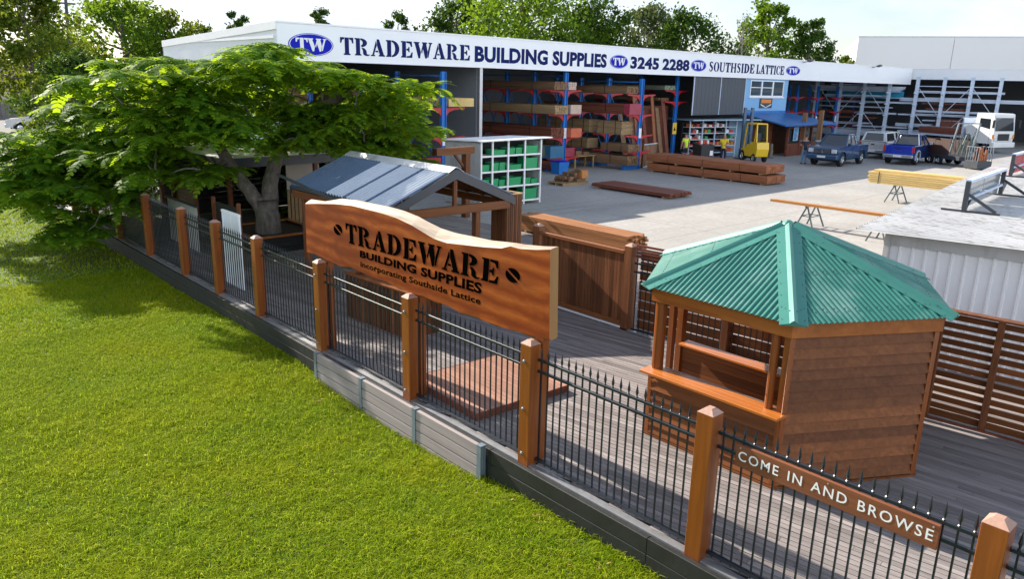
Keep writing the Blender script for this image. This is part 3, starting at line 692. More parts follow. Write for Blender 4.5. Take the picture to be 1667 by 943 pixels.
# ================================================================== TREE PLANTER, LATTICE AND DISPLAY GOODS UNDER THE TREE
tp = thing('tree_planter', 'dark board planter with orange timber rim round the trunk of the big tree', 'planter', (3.35, 18.05, 0))
b = MB()
for (p, q) in (((-.95,-1.25),(1.25,-1.25)), ((1.25,-1.25),(1.25,1.2)), ((1.25,1.2),(-.95,1.2)), ((-.95,1.2),(-.95,-1.25))):
    for i in range(3): b.bar((*p, .09+i*.165), (*q, .09+i*.165), .045, .155)
b.build('sides', BLACKSLP, tp)
b = MB()
for (p, q) in (((-1.03,-1.25),(1.33,-1.25)), ((1.25,-1.165),(1.25,1.115)), ((1.33,1.2),(-1.03,1.2)), ((-.95,1.115),(-.95,-1.165))): b.bar((*p, .515), (*q, .515), .16, .035)
b.build('rim', ORANGE_H, tp)
b = MB(); b.box(-.92, -1.22, .3, 1.22, 1.17, .44); b.build('soil', paint('mulch', (.05, .032, .022), .95, 0, .4, 9, .6), tp)

lp = thing('lattice_panel', 'white framed lattice panel leaning just inside the street fence near the big tree', 'panel', (.62, 13.9, .02), R(0))
LATT = paint('white_frame', (.86, .88, .90), .5, 0, .08, 2)
b = MB(); b.box(-.02, -.52, 0, .02, -.46, 1.80); b.box(-.02, .46, 0, .02, .52, 1.80); b.box(-.03, -.52, 1.80, .03, .52, 1.86); b.box(-.02, -.458, .0, .02, .458, .06); b.box(-.015, -.03, .062, .015, .03, 1.798); b.build('frame', LATT, lp)
b = MB(); b.box(-.005, -.458, .062, .005, -.032, 1.798); b.box(-.005, .032, .062, .005, .458, 1.798); b.build('infill', paint('infill_sheet', (.80, .85, .90), .4, 0, .1, 2), lp)
lp.rotation_euler[1] = R(0)

# sheds and screens deep under the tree
ds = thing('display_shed', 'timber display shed with walls darkened for shade and pale flat roof behind the tree trunk', 'shed', (6.6, 22.0, 0), R(4))
b = MB(); b.box(-4.2, -2.6, 2.55, 2.2, 3.2, 2.62); b.build('roof', ZINC, ds)
b = MB(); b.box(-4.2, -2.63, 2.30, 2.2, -2.603, 2.60); b.box(-4.23, -2.63, 2.30, -4.203, 3.2, 2.60); b.build('fascia', CHAR, ds)
b = MB()
for i in range(13): b.box(-4.1, 2.9, i*.195, 2.1, 2.93, .19+i*.195); b.box(2.07, -2.4, i*.195, 2.1, 2.9, .19+i*.195)
b.build('wall_boards', BLACKSLP, ds)  # black boards: shade inside the shed is put into their colour
b = MB(); b.box(-1.2, -1.2, 0, 1.9, -1.1, 1.9); b.build('inner_screen', BROWN_V, ds)
for x, y in ((-4.05, -2.5), (2.05, -2.5), (-4.05, 2.8), (-1, -2.5)):
    b = MB(); b.box(x-.06, y-.06, 0, x+.06, y+.06, 2.55); b.build('post', BROWN_V, ds)
sm = thing('sample_screen', 'tall pale timber sample screen with upright battens seen in the fork of the trunk', 'screen', (5.6, 20.0, .0), R(-20))
b = MB(); b.box(-.55, -.02, 1.35, .55, .02, 2.25); b.build('top_panel', paint('sample_sheet', (.55, .47, .40), .6, 0, .1, 4), sm)
b = MB()
for i in range(9): b.box(-.55+i*.125, -.02, .0, -.55+i*.125+.09, .02, 1.32)
b.build('battens', TAN, sm)
for k, (x, y, w_, h_, rz) in enumerate(((1.5, 16.3, 1.6, 1.75, 92), (2.0, 21.0, 2.3, 1.9, 88), (5.2, 15.6, 2.0, 2.0, 5))):
    s_ = thing('display_screen', ('dark board screen just inside the fence beside the white lattice panel', 'dark board screen inside the fence left of the big tree', 'dark board screen between the trunk and the shelter')[k], 'screen', (x, y, .02), R(rz), 'dark screens on show under the tree')
    b = MB()
    for i in range(int(h_/.16)): b.box(-w_/2, -.012, .04+i*.16, w_/2, .012, .04+i*.16+.15)
    b.build('boards', BLACKSLP if k != 1 else BROWN, s_)
    for x2 in (-w_/2, w_/2):
        b = MB(); b.box(x2-.045, .015, 0, x2+.045, .1, h_+.03); b.build('post', BROWN_V, s_)
wc = thing('corrugated_tank_panel', 'grey corrugated panel inside the fence below the left branches', 'panel', (1.3, 19.4, 0), R(90))
b = MB(); n = 90; b.add([(-1.3+2.6*i/n, .02*math.sin(i*.9), z) for i in range(n+1) for z in (0, 1.35)], [(2*i, 2*i+2, 2*i+3, 2*i+1) for i in range(n)]); b.build('sheet', ZINC, wc)
b = MB(); b.box(-1.33, -.05, 1.35, 1.33, .05, 1.39); b.box(-1.33, -.05, -.03, 1.33, .05, .0); b.build('edge_trim', CHAR, wc)
fr = thing('hanging_display_frame', 'dark metal frame with flat top hung with garden goods beyond the shade tree', 'display frame', (2.6, 31.5, 0), R(0))
b = MB()
for x, y in ((-1.5, -1.2), (1.5, -1.2), (-1.5, 1.2), (1.5, 1.2)): b.box(x-.03, y-.03, 0, x+.03, y+.03, 2.5)
b.build('uprights', ALU, fr)
b = MB(); b.box(-1.6, -1.3, 2.5, 1.6, 1.3, 2.58); b.build('top', CHAR, fr)
for i in range(5):
    b = MB(); x = -1.25+i*.6; b.box(x-.03, -1.23, .4, x+.03, -1.17, 2.0+.2*(i % 2)); b.build('hanging_rod', (PINE, REDS, TEXTW, ROYAL, PINE)[i], fr)
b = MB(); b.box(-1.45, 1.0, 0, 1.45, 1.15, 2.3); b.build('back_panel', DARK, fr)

# ================================================================== GREEN-CRATE SHED (white shelving hut)
hx = thing('shelving_hut', 'white metal hut with open front grid of shelves beyond the shelter', 'hut', (15., 20.6, 0), R(0))
HX0, HX1, HY0, HY1, HT = -1.72, 1.62, -.86, 1.55, 2.78
b = MB(); n = 120
def corr(p, q, z0, z1, amp, pitch, mb, mi=0):
    p, q = Vector(p), Vector(q); L_ = (q-p).length; n_ = max(8, int(L_/pitch*6)); t_ = (q-p)/L_; s2 = Vector((-t_.y, t_.x))
    mb.add([(*(p+t_*L_*i/n_+s2*amp*math.sin(2*PI*L_*i/n_/pitch)), z) for i in range(n_+1) for z in (z0, z1)], [(2*i, 2*i+2, 2*i+3, 2*i+1) for i in range(n_)], mi)
b = MB(); corr((HX0, HY0), (HX0, HY1), .02, HT-.12, .012, .10, b); corr((HX0, HY1), (HX1, HY1), .02, HT-.12, .012, .10, b); corr((HX1, HY1), (HX1, HY0), .02, HT-.12, .012, .10, b); b.build('wall_sheet', ZINC, hx)
b = MB(); b.add([(HX0-.12, HY0-.25, HT-.0), (HX1+.45, HY0-.25, HT+.05), (HX1+.45, HY1+.1, HT-.06), (HX0-.12, HY1+.1, HT-.1), (HX0-.12, HY0-.25, HT-.05), (HX1+.45, HY0-.25, HT), (HX1+.45, HY1+.1, HT-.11), (HX0-.12, HY1+.1, HT-.15)], [(0,1,2,3),(7,6,5,4),(0,4,5,1),(1,5,6,2),(2,6,7,3),(3,7,4,0)]); b.build('roof', WHITE, hx)
vx = [HX0, HX0+.60, HX0+1.46, HX0+2.40, HX1]; hz = [.12, .78, 1.44, 2.08]
for x in vx: 
    b = MB(); b.box(x-.035, HY0-.035, 0, x+.035, HY0+.03, HT-.06); b.build('upright', TEXTW, hx)
for z in hz:
    b = MB(); b.box(HX0+.04, HY0-.02, z, HX1-.04, HY0+.02, z+.07); b.box(HX0+.04, HY0+.021, z+.02, HX1-.04, HY1-.05, z+.05); b.build('shelf', TEXTW, hx)
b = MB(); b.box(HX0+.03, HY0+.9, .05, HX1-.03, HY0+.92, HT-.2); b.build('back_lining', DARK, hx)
PGREEN = paint('green_plastic', (.012, .30, .105), .4, 0, .15, 3)
rg = random.Random(21); gi = 0
for ci in range(4):
    for ri, z in enumerate(hz):
        n_ = 1 if ci == 0 else rg.choice((1, 2, 2))
        xa, xb = vx[ci]+.06, vx[ci+1]-.06
        if ci == 3 and ri == 2: n_ = 1
        if ci == 0 and ri in (0, 3): continue
        for k in range(n_):
            w_ = (xb-xa)/n_; h_ = rg.choice((.22, .34, .46, .28)); x = 15+xa+w_*k+w_*.04; y = 20.6+HY0+.06
            c_ = thing('green_tub', 'green plastic tub on the %s shelf, %s bay of the white shelving hut' % (('lowest', 'second', 'third', 'top')[ri], ('first', 'second', 'third', 'fourth')[ci]), 'tub', (x, y, z+.055), 0, 'green tubs in the white shelving hut')
            b = MB(); b.add([(.02,.02,0),(w_*.9-.02,.02,0),(w_*.9-.02,.5,0),(.02,.5,0),(0,0,h_),(w_*.9,0,h_),(w_*.9,.52,h_),(0,.52,h_),(.02,.02,h_),(w_*.9-.02,.02,h_),(w_*.9-.02,.5,h_),(.02,.5,h_),(.03,.03,.02),(w_*.9-.03,.03,.02),(w_*.9-.03,.49,.02),(.03,.49,.02)],
                  [(3,2,1,0),(0,1,5,4),(1,2,6,5),(2,3,7,6),(3,0,4,7),(4,5,9,8),(5,6,10,9),(6,7,11,10),(7,4,8,11),(8,9,13,12),(9,10,14,13),(10,11,15,14),(11,8,12,15),(12,13,14,15)]); b.build('body', PGREEN, c_)
            gi += 1
# gallows-like brown frame beside the hut
gf = thing('timber_beam_frame', 'brown post and crossbeam frame standing between the big tree and the white hut', 'frame', (11.6, 18.6, 0), R(6))
b = MB(); b.box(-.12, -.12, 0, .12, .12, 2.42); b.build('post', BROWN_V, gf)
b = MB(); b.box(-1.6, -.13, 2.42, .35, .13, 2.68); b.build('crossbeam', BROWN_X, gf, bevel=.006)
b = MB(); b.bar((-.1, 0, 1.9), (-.6, 0, 2.42), .08, .08); b.build('brace', BROWN_X, gf)

# ================================================================== TIMBER STACKS
def boards_stack(mb, L, W, H, nx_, nz, seed, jit=.05, gap=.008, mi=0, along='y'):
    rg_ = random.Random(seed); w_, h_ = W/nx_, H/nz
    for i in range(nx_):
        for j in range(nz):
            e0, e1 = rg_.uniform(-jit, jit*.3), rg_.uniform(-jit*.3, jit)
            x0, z0 = i*w_, j*h_
            if along == 'y': mb.box(x0, e0, z0, x0+w_-gap, L+e1, z0+h_-gap*.6, mi)
            else: mb.box(e0, x0, z0, L+e1, x0+w_-gap, z0+h_-gap*.6, mi)
def stack(name, label, cat, loc, rz, L, W, H, nx_, nz, m, seed, bearers=True, straps=2, jit=.05, group=None):
    t = thing(name, label, cat, loc, R(rz), group); z = .09 if bearers else 0
    mb = MB(); boards_stack(mb, L, W, H, nx_, nz, seed, jit); mb.build("boards", m, t, (0, 0, z))
    if bearers:
        for k in range(max(2, int(L/1.6))):
            q = MB(); y = .35+k*(L-.7)/(max(2, int(L/1.6))-1); q.box(-.03, y-.045, 0, W+.03, y+.045, z-.004); q.build('bearer', TAN, t)
    for k in range(straps):
        q = MB(); y = L*(.2+.6*k/max(1, straps-1)); q.box(-.012, y-.012, z-.003, -.004, y+.012, z+H); q.box(W-.004, y-.012, z-.003, W+.004, y+.012, z+H); q.box(-.012, y-.012, z+H+.001, W+.004, y+.012, z+H+.006); q.build('strap', BLACK, t)
    return t
stack('timber_stack', 'stack of orange brown hardwood boards with uneven ends right behind the paling gate', 'timber stack', (11.35, 10.35, -.01), 0, 4.9, .85, .52, 7, 7, wood('orange_hardwood', (.22, .085, .030), (.44, .20, .085), 'y', .6, .2, 16, .25), 3, straps=0, jit=.16)
a0 = onz(1255, 302); 
for k, (dx, dz) in enumerate(((0, .0), (.62, .0), (0, .50), (.62, .50))):
    stack('timber_pack', ('bottom near pack in the pile of four long red brown packs', 'bottom far pack in the pile of four long red brown packs', 'top near pack in the pile of four long red brown packs', 'top far pack in the pile of four long red brown packs')[k], 'timber pack',
          (31.0+dx*1.55, 17.1+(.12 if dz else 0), -.01+dz*1.08), 0, 8.1, .93, .42, 4, 4, REDWOOD, 30+k, straps=3, jit=.02, group='red brown packs piled on the yard')
stack('timber_pack', 'low wide pack of reddish decking boards on bearers in the shaded yard', 'timber pack', (22.3, 17.0, -.01), 0, 4.8, 1.75, .16, 13, 2, MERB, 40, straps=0, jit=.06)

def trestle(loc, rz, label, h=.82, L=.95):
    t = thing('steel_trestle', label, 'trestle', loc, R(rz), 'steel trestles under loose timber')
    b = MB(); b.bar((0, -L/2, h-.02), (0, L/2, h-.02), .06, .05); b.build('top_bar', GALVD, t)
    for y in (-L/2+.12, L/2-.12):
        for x in (-1, 1):
            b = MB(); b.bar((x*.02, y, h-.05), (x*.34, y+(.08 if y > 0 else -.08), 0), .045, .045, (0, 1, 0)); b.build('leg', GALVD, t)
        b = MB(); b.bar((-.2, y, .42), (.2, y, .42), .03, .03); b.build('brace', GALVD, t)
    for x in (-1, 1):
        b = MB(); b.bar((x*.2, -L/2+.12, .42), (x*.2, L/2-.12, .42), .03, .03); b.build('stretcher', GALVD, t)
    return t
GALVD = paint('green_grey_trestle', (.10, .13, .13), .5, .2, .2, 5)
trestle((31.0, 10.35, -.01), 90, 'steel trestle with splayed legs under the yellow pine pack')
trestle((31.3, 7.6, -.01), 90, 'steel trestle beside the white roof edge, under the hidden end of the pine pack')
trestle((21.2, 9.55, -.01), 90, 'steel trestle under the left part of the single orange beam')
trestle((20.6, 6.6, -.01), 90, 'steel trestle beside the white shed corner, under the right end of the orange beam')
yp = thing('pine_pack', 'bright yellow pine timber pack with stepped ends on steel trestles in the sun', 'timber pack', (30.55, 7.2, .82))
b = MB()
for j in range(5): boards_stack(b, 4.3-.0*j, .9, .085, 9, 1, 50+j, .05)if j == 0 else None
for j in range(1, 7):
    q = MB(); boards_stack(q, 4.3+(.08 if j < 6 else -.12), .9-(.18 if j == 6 else 0), .085, 9 if j < 6 else 7, 1, 50+j, .06)
    b.add([(x+(.09 if j == 6 else 0), y, z+j*.092) for x, y, z in q.v], q.f)
b.build('boards', PINE, yp)
for y in (.35, 3.9):
    q = MB(); q.box(-.012, y-.015, 0, -.004, y+.015, .55); q.box(.9, y-.015, 0, .908, y+.015, .55); q.build('strap', BLACK, yp)
ob = thing('orange_beam', 'single long orange timber beam lying across steel trestles in the sunlit yard', 'beam', (20.75, 6.0, .82), R(1))
b = MB(); b.box(0, 0, 0, .14, 5.0, .09); b.box(.145, .05, 0, .30, 4.95, .085); b.build('boards', wood('orange_beam_wood', (.36, .14, .035), (.58, .28, .09), 'y', .5, .1, 14, .2), ob)

# ================================================================== WHITE SHED ON THE RIGHT
A_ = Vector((7.93, 2.04)); ang = R(9.4); e1 = Vector((math.cos(ang), math.sin(ang))); e2 = Vector((math.sin(ang), -math.cos(ang)))
ws = thing('white_shed', 'white corrugated shed with flat weathered roof sheets right of the gazebo', 'shed', (A_.x, A_.y, 0))
RZ = 2.5
b = MB(); Ld, Wd = 24., 7.5; pitch = .19; n = int(Ld/pitch)
WROOF = MATS.get('x') or None
m, nt, bs = new_mat('weathered_white_roof'); v = coords(nt, (1, 1, 1), 'Object', (0, 0, -ang))
c = ramp(nt, noise(nt, v, .5, 7, .65), [(.3, (.48, .475, .47)), (.7, (.64, .635, .63))])
v2 = coords(nt, (10.5, .16, 1), 'Object', (0, 0, -ang))
c = mixc(nt, ramp(nt, noise(nt, v2, 2.0, 5, .7), [(.50, (0,0,0)), (.64, (.6,)*3)]), c, (.16, .145, .125))
nt.links.new(c, bs.inputs['Base Color']); bs.inputs['Roughness'].default_value = .5; bs.inputs['Metallic'].default_value = .1; WROOF = m
prof = [(0, 0), (.06, 0), (.075, .04), (.115, .04), (.13, 0)]
vs = []; xs_ = []
for i in range(n):
    for px, pz in prof: xs_.append((i*pitch+px, pz))
for x, z in xs_:
    for y in (0, Wd): p = A_+e1*x+e2*y; vs.append((p.x, p.y, RZ+z+y*.006))
b.add(vs, [(2*i, 2*i+2, 2*i+3, 2*i+1) for i in range(len(xs_)-1)])
b.build('roof_sheet', WROOF, ws, world=True)
b = MB(); 
for i in range(n):
    p = A_+e1*(i*pitch+.095)-e2*.01; b.obox((p.x, p.y, RZ+.013), (*(e1*.019), 0), (*(e2*.006), 0), (0, 0, .012))
b.build('closure_strip', CHAR, ws, world=True)
W0 = A_+e1*.42+e2*.55; b = MB(); pr = [(0, 0), (.15, .0), (.17, .045), (.20, .045), (.22, 0)]
pts = []
for i in range(int(6.8/.22)):
    for px, pz in pr: pts.append(W0+e2*(i*.22+px)-e1*pz)
b.add([(p.x, p.y, z) for p in pts for z in (.0, RZ-.0)], [(2*i, 2*i+2, 2*i+3, 2*i+1) for i in range(len(pts)-1)])
pts = []
for i in range(int(22/.22)):
    for px, pz in pr: pts.append(W0+e1*(i*.22+px)-e2*pz)
b.add([(p.x, p.y, z) for p in pts for z in (.0, RZ-.0)], [(2*i, 2*i+2, 2*i+3, 2*i+1) for i in range(len(pts)-1)])
b.build('wall_sheet', WHITE, ws, world=True)
b = MB(); 
for z0, z1, o in ((RZ-.26, RZ-.015, .05), (RZ-.12, RZ-.02, .075)):
    p = W0-e1*o; q = W0+e2*6.9-e1*o; b.obox(((p.x+q.x)/2, (p.y+q.y)/2, (z0+z1)/2), ((q.x-p.x)/2, (q.y-p.y)/2, 0), (*(e1*.012), 0), (0, 0, (z1-z0)/2))
b.build('fascia', ZINC, ws, world=True)
b = MB(); p = W0-e1*.04-e2*.04; b.box(p.x-.05, p.y-.05, 0, p.x+.05, p.y+.05, RZ-.03); b.build('corner_trim', ZINC, ws, world=True)

# sign stands on its roof
def roof_pt(x, y, z=0): p = A_+e1*x+e2*y; return Vector((p.x, p.y, RZ+.03+y*.006+z))
def sign_stand(label, x0, y0, x1, y1, h, panel):
    o = roof_pt(x0, y0); t = thing('sign_stand', label, 'sign stand', o, 0, 'steel sign stands on the white shed roof')
    a, c_ = roof_pt(x0, y0), roof_pt(x1, y1); d = (c_-a).normalized(); sd = Vector((d.y, -d.x, 0)).normalized()
    for p in (a, c_):
        b = MB(); b.bar(p, p+Vector((0, 0, h)), .09, .09, d); b.build('upright', CHAR, t, world=True)
        b = MB(); b.bar(p-sd*.45+Vector((0, 0, .03)), p+sd*.68+Vector((0, 0, .03)), .05, .04); b.build('foot', CHAR, t, world=True)
        b = MB(); b.bar(p+Vector((0, 0, h*.62)), p+sd*.6+Vector((0, 0, .06)), .06, .06, d); b.build('strut', CHAR, t, world=True)
        b = MB(); b.bar(p+Vector((0, 0, h*.06))+d*.05, p+d*.6+Vector((0, 0, .45*h)), .05, .05, sd); b.build('knee_brace', CHAR, t, world=True)
    b = MB(); b.bar(a+Vector((0, 0, h)), c_+Vector((0, 0, h)), .12, .06); b.bar(a+Vector((0, 0, h*.42)), c_+Vector((0, 0, h*.42)), .06, .05); b.build('top_rail', GALV, t, world=True)
    for k in range(2):
        p, q = a+(c_-a)*(.02+.49*k), a+(c_-a)*(.02+.49*k+.47); b = MB(); u_ = Vector((0, 0, h*.94)); l_ = Vector((0, 0, h*.10)); 
        b.add([p+l_-sd*.06, q+l_-sd*.06, q+u_-sd*.06, p+u_-sd*.06, p+l_-sd*.075, q+l_-sd*.075, q+u_-sd*.075, p+u_-sd*.075], [(0,1,2,3),(7,6,5,4),(0,4,5,1),(1,5,6,2),(2,6,7,3),(3,7,4,0)]); b.build('panel', panel, t, world=True)
sign_stand('black sign stand with clear panels on the near part of the white shed roof', 3.82, 1.2, 7.74, 1.4, .68, glass('stand_panel', (.25, .27, .28), .25))
sign_stand('black sign stand on the far part of the white shed roof at the right edge', 13.3, 1.0, 17.0, 1.25, .7, paint('stand_red_panel', (.40, .05, .05), .5))
# ================================================================== TRADE BUILDING
FO = Vector((26.704, 28.262)); FA = R(1.0); fu = Vector((math.cos(FA), math.sin(FA))); fn_ = Vector((-fu.y, fu.x))
def F(s_, d, z=0.): p = FO+fu*s_+fn_*d; return Vector((p.x, p.y, z))
def fpx(u, v, d=0.):
    dr = ray(u, v); p0 = FO+fn_*d; n = np.array((fn_.x, fn_.y)); t = ((np.array(p0)-CAM[:2])@n)/(dr[:2]@n); P_ = CAM+dr*t
    return float((P_[0]-FO.x)*fu.x+(P_[1]-FO.y)*fu.y), float(P_[2])
SL, SR, DB, ZB, ZT = -18.1, 51.5, 13.5, 5.82, 7.30
bd = thing('warehouse_building', 'long open fronted trade warehouse with white lettered fascia across the back of the yard', 'building', (FO.x, FO.y, 0), FA)
# local frame: x = s along the front, y = d into the building
b = MB(); b.box(SL, -.18, ZB, SR+.0, .0, ZT); b.box(SL-.03, -.22, ZT+.002, SR+.0, .06, ZT+.07); b.box(SL, -.2, ZB-.05, SR, .0, ZB-.002)
fascia = b.build('fascia', FASC, bd)
b = MB(); b.add([(SL, .0, ZT-.12), (SR+16, 0, ZT-.12), (SR+16, DB, 6.72), (SL, DB, 6.72)], [(0,1,2,3)]); b.add([(SL, .0, ZT-.30), (SR+16, 0, ZT-.30), (SR+16, DB, 6.52), (SL, DB, 6.52)], [(3,2,1,0)]); b.build('roof', WHITE, bd)
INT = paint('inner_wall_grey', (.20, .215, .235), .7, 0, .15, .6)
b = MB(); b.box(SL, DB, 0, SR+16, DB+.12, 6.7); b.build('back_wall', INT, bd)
b = MB(); nn_ = 680
b.add([(SL+.014*math.sin(2*PI*DB*i/nn_/.12), DB*i/nn_, z) for i in range(nn_+1) for z in (0, ZT-.24-(ZT-.24-6.55)*i/nn_)], [(2*i, 2*i+2, 2*i+3, 2*i+1) for i in range(nn_)]); corr((SL-.02, -.16), (SL-.02, .0), 0, ZB-.06, .004, .1, b); b.build('side_wall', WHITE, bd)
b = MB(); b.box(SL-.06, 0.06, 6.66, SL+.0, DB, 6.78); 
b.add([(SL-.07, -.2, ZT-.28), (SL+.02, -.2, ZT-.28), (SL+.02, DB, 6.52), (SL-.07, DB, 6.52), (SL-.07, -.2, ZT+.05), (SL+.02, -.2, ZT+.05), (SL+.02, DB, 6.85), (SL-.07, DB, 6.85)], [(3,2,1,0),(4,5,6,7),(0,1,5,4),(1,2,6,5),(2,3,7,6),(3,0,4,7)]); b.build('roof_trim', WHITE, bd)
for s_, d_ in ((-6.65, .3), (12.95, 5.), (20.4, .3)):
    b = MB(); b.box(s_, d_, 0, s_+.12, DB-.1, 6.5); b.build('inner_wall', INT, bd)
for s_ in (-6.6,):
    b = MB(); b.box(s_-.14, -.12, 0, s_+.06, .1, ZB-.06); b.build('front_column', ALU, bd)
for k in range(14):
    s_ = SL+2+k*5.2; b = MB(); b.box(s_-.06, .15, 6.1, s_+.06, DB-.1, 6.42); b.build('roof_beam', CHAR, bd)
# grey cladding screen and blue office
GREYC = paint('grey_cladding', (.075, .085, .10), .6, .1, .12, .8)
b = MB(); s0, s1 = 13.05, 19.75; n = 14
for i in range(n): b.box(s0+(s1-s0)*i/n, -.05, 3.1, s0+(s1-s0)*(i+1)/n-.012, .02, ZB-.06)
gp = b.build('cladding_screen', GREYC, bd)
for q_ in ((s0-.1, s0-.005), (s1+.002, s1+.06), ((s0+s1)/2-.03, (s0+s1)/2+.03)):
    b = MB(); b.box(q_[0], -.09, 3.1, q_[1], -.052, ZB-.06); b.build('screen_trim', GALV, gp)
OFFB = paint('office_blue_board', (.20, .42, .66), .55, 0, .08, .8)
b = MB(); s0, s1 = 19.85, 26.3; ww0, ww1, wz0, wz1 = 20.5, 25.6, 4.42, 5.66
b.box(s0, -.06, 3.0, s1, .06, wz0); b.box(s0, -.06, wz0+.001, ww0, .06, ZB-.06); b.box(ww1, -.06, wz0+.001, s1, .06, ZB-.06); b.box(ww0+.001, -.06, wz1, ww1-.001, .06, ZB-.06); b.box(s1-.06, .061, 3.0, s1, 5., ZB-.06)
ow = b.build('office_wall', OFFB, bd)
for k in range(3):
    a_, c_ = ww0+(ww1-ww0)*k/3, ww0+(ww1-ww0)*(k+1)/3
    b = MB(); b.box(a_+.0, -.085, wz0-.0, a_+.09, -.03, wz1); b.box(c_-.09, -.085, wz0, c_-.0+-.002, -.03, wz1); b.box(a_+.092, -.08, wz0, c_-.094, -.03, wz0+.09); b.box(a_+.092, -.08, wz1-.08, c_-.094, -.03, wz1)
    if k != 2: b.box(a_+.092, -.075, 5.08, c_-.094, -.035, 5.14)
    w_ = b.build('window', TEXTW, ow); b = MB(); b.box(a_+.09, -.04, wz0+.09, c_-.09, -.02, wz1-.08); b.build('pane', glass('office_glass', (.06, .09, .11), .04), w_)
b = MB(); b.box(ww0-.1, -.13, wz0-.1, ww1+.1, -.062, wz0-.004); b.build('window_sill', TEXTW, ow)
b = MB(); b.box(19.9, -.08, 3.22, 26.25, -.062, 3.34); b.build('flashing', BLUE, ow)
psn = thing('poster_board', 'small dark poster board with orange and white bands on the blue office wall', 'sign', F(23.0, -.09, 3.88), FA)
b = MB(); b.box(-.95, -.02, -.32, .95, .02, .42); b.build('board', CHAR, psn)
b = MB(); b.box(-.75, -.026, .06, .75, -.0205, .34); b.build('orange_band', paint('poster_orange', (.75, .22, .03), .5), psn)
b = MB(); b.prism([(-.8, 0), (0, -.26), (.8, 0), (.8, -.09), (0, -.31), (-.8, -.09)], lambda a, c_, d: (a, d, c_), -.026, -.0205); b.build('white_band', TEXTW, psn)
# awning and timber sales front
AWN = paint('awning_blue_sheet', (.018, .14, .40), .35, .2, .1, 1)
b = MB(); b.add([(19.7, -.07, 3.2), (26.5, -.07, 3.2), (28.6, -3.4, 2.45), (20.4, -3.4, 2.45), (19.7, -.07, 3.14), (26.5, -.07, 3.14), (28.6, -3.4, 2.33), (20.4, -3.4, 2.33)], [(0,1,2,3),(7,6,5,4),(0,4,5,1),(1,5,6,2),(2,6,7,3),(3,7,4,0)]); b.build('awning', AWN, bd)
b = MB(); b.box(22.4, -2.6, 0, 28.0, -2.5, .95); b.box(22.4, -2.6, 2.1, 28., -2.5, 2.4)
for s_ in (22.4, 24.3, 26.2, 27.9): b.box(s_-.06, -2.64, 0, s_+.06, -2.46, 2.4)
b.box(20.4, -1.3, 0, 22.3, -1.2, 2.6)
sf_ = b.build('sales_front', MERB, bd)
b = MB(); b.box(22.5, -2.54, .96, 24.2, -2.52, 2.09); b.box(24.4, -2.54, .96, 26.1, -2.52, 2.09); b.box(26.3, -2.54, .96, 27.8, -2.52, 2.09); b.build('shop_glass', glass('shop_glass', (.03, .03, .03), .08), sf_)
b = MB(); b.box(23.1, -2.67, 1.15, 23.85, -2.645, 2.2); nb = b.build('notice_board', paint('notice_blue', (.25, .50, .72), .5, 0, .2, 9), sf_)
b = MB()
for k in range(9): 
    b.box(23.2, -2.676, 2.05-k*.1, 23.2+random.Random(k).uniform(.3, .55), -2.671, 2.09-k*.1)
b.build('notice_lines', NAVY, nb)
b = MB(); b.box(20.3, -.9, 0, 28.2, -.8, 2.75); b.build('shop_back', BROWN, bd)

# fascia lettering from the surveyed picture positions
FD = -.18
def fq(l, r_, tl, tr):
    q = [fpx(*p) for p in (l, r_, tr, tl)]; zb_ = (q[0][1]+q[1][1])/2; zt_ = (q[2][1]+q[3][1])/2
    return quadmap((q[0][0], FD, zb_), (q[1][0], FD, zb_), (q[1][0], FD, zt_), (q[0][0], FD, zt_), (0, -1, 0))
b = MB(); stencil(b, 'TRADEWARE', fq((551, 89), (762, 98), (550, 60.5), (762, 73)), .003, .02, .05); b.build('name_lettering', NAVY, fascia)
for b in font_mesh(None, 'BUILDING SUPPLIES', fq((769, 99), (983.5, 108.5), (769, 76), (983.5, 86.5)), .012, .045, 1.04): b.build('trade_word', NAVY, fascia)
for b in font_mesh(None, '3245 2288', fq((1022, 110.5), (1118, 114), (1022, 92), (1118, 97)), .012, .045, 1.04, .75): b.build('phone_number', NAVY, fascia)
fl_ = fq((1150, 116), (1272.5, 121.5), (1150, 100), (1272.5, 107))
for w_, a_, c_ in (('SOUTHSIDE', 0., .575), ('LATTICE', .60, 1.)):
    b = MB(); stencil(b, w_, lambda s, t, d: fl_(a_+(c_-a_)*s, t, d), .003, .02, .06); b.build('lattice_word', NAVY, fascia)
for (ul, ur, ut, ub, um) in ((466, 539, 54, 91, 503), (989, 1018.5, 89, 111, 1003.5), (1121, 1146, 97, 116, 1133.5), (1276, 1299, 107, 122.5, 1288)):
    sa_, sb_ = fpx(ul, (ut+ub)/2)[0], fpx(ur, (ut+ub)/2)[0]; zt_, zb_ = fpx(um, ut)[1], fpx(um, ub)[1]; cx, cz, rx, rz = (sa_+sb_)/2, (zt_+zb_)/2, (sb_-sa_)/2, (zt_-zb_)/2
    fm = lambda a, c_, d: (cx+rx*a, FD-d, cz+rz*c_)
    b = MB(); b.prism([(math.cos(2*PI*i/40), math.sin(2*PI*i/40)) for i in range(40)], fm, .004, .02, 0); 
    b.prism([(.965*math.cos(2*PI*i/40), .95*math.sin(2*PI*i/40)) for i in range(40)], fm, .021, .026, 1)
    b.prism([(.93*math.cos(2*PI*i/40), .91*math.sin(2*PI*i/40)) for i in range(40)], fm, .027, .032, 0)
    em = b.build('oval_emblem', [ROYAL, TEXTW], fascia)
    b = MB(); stencil(b, 'TW', lambda a, c_, d: (cx+rx*(a-.5)*1.38, FD-d, cz+rz*(c_-.5)*1.12), .034, .042, -.06); b.build('emblem_letters', TEXTW, em)
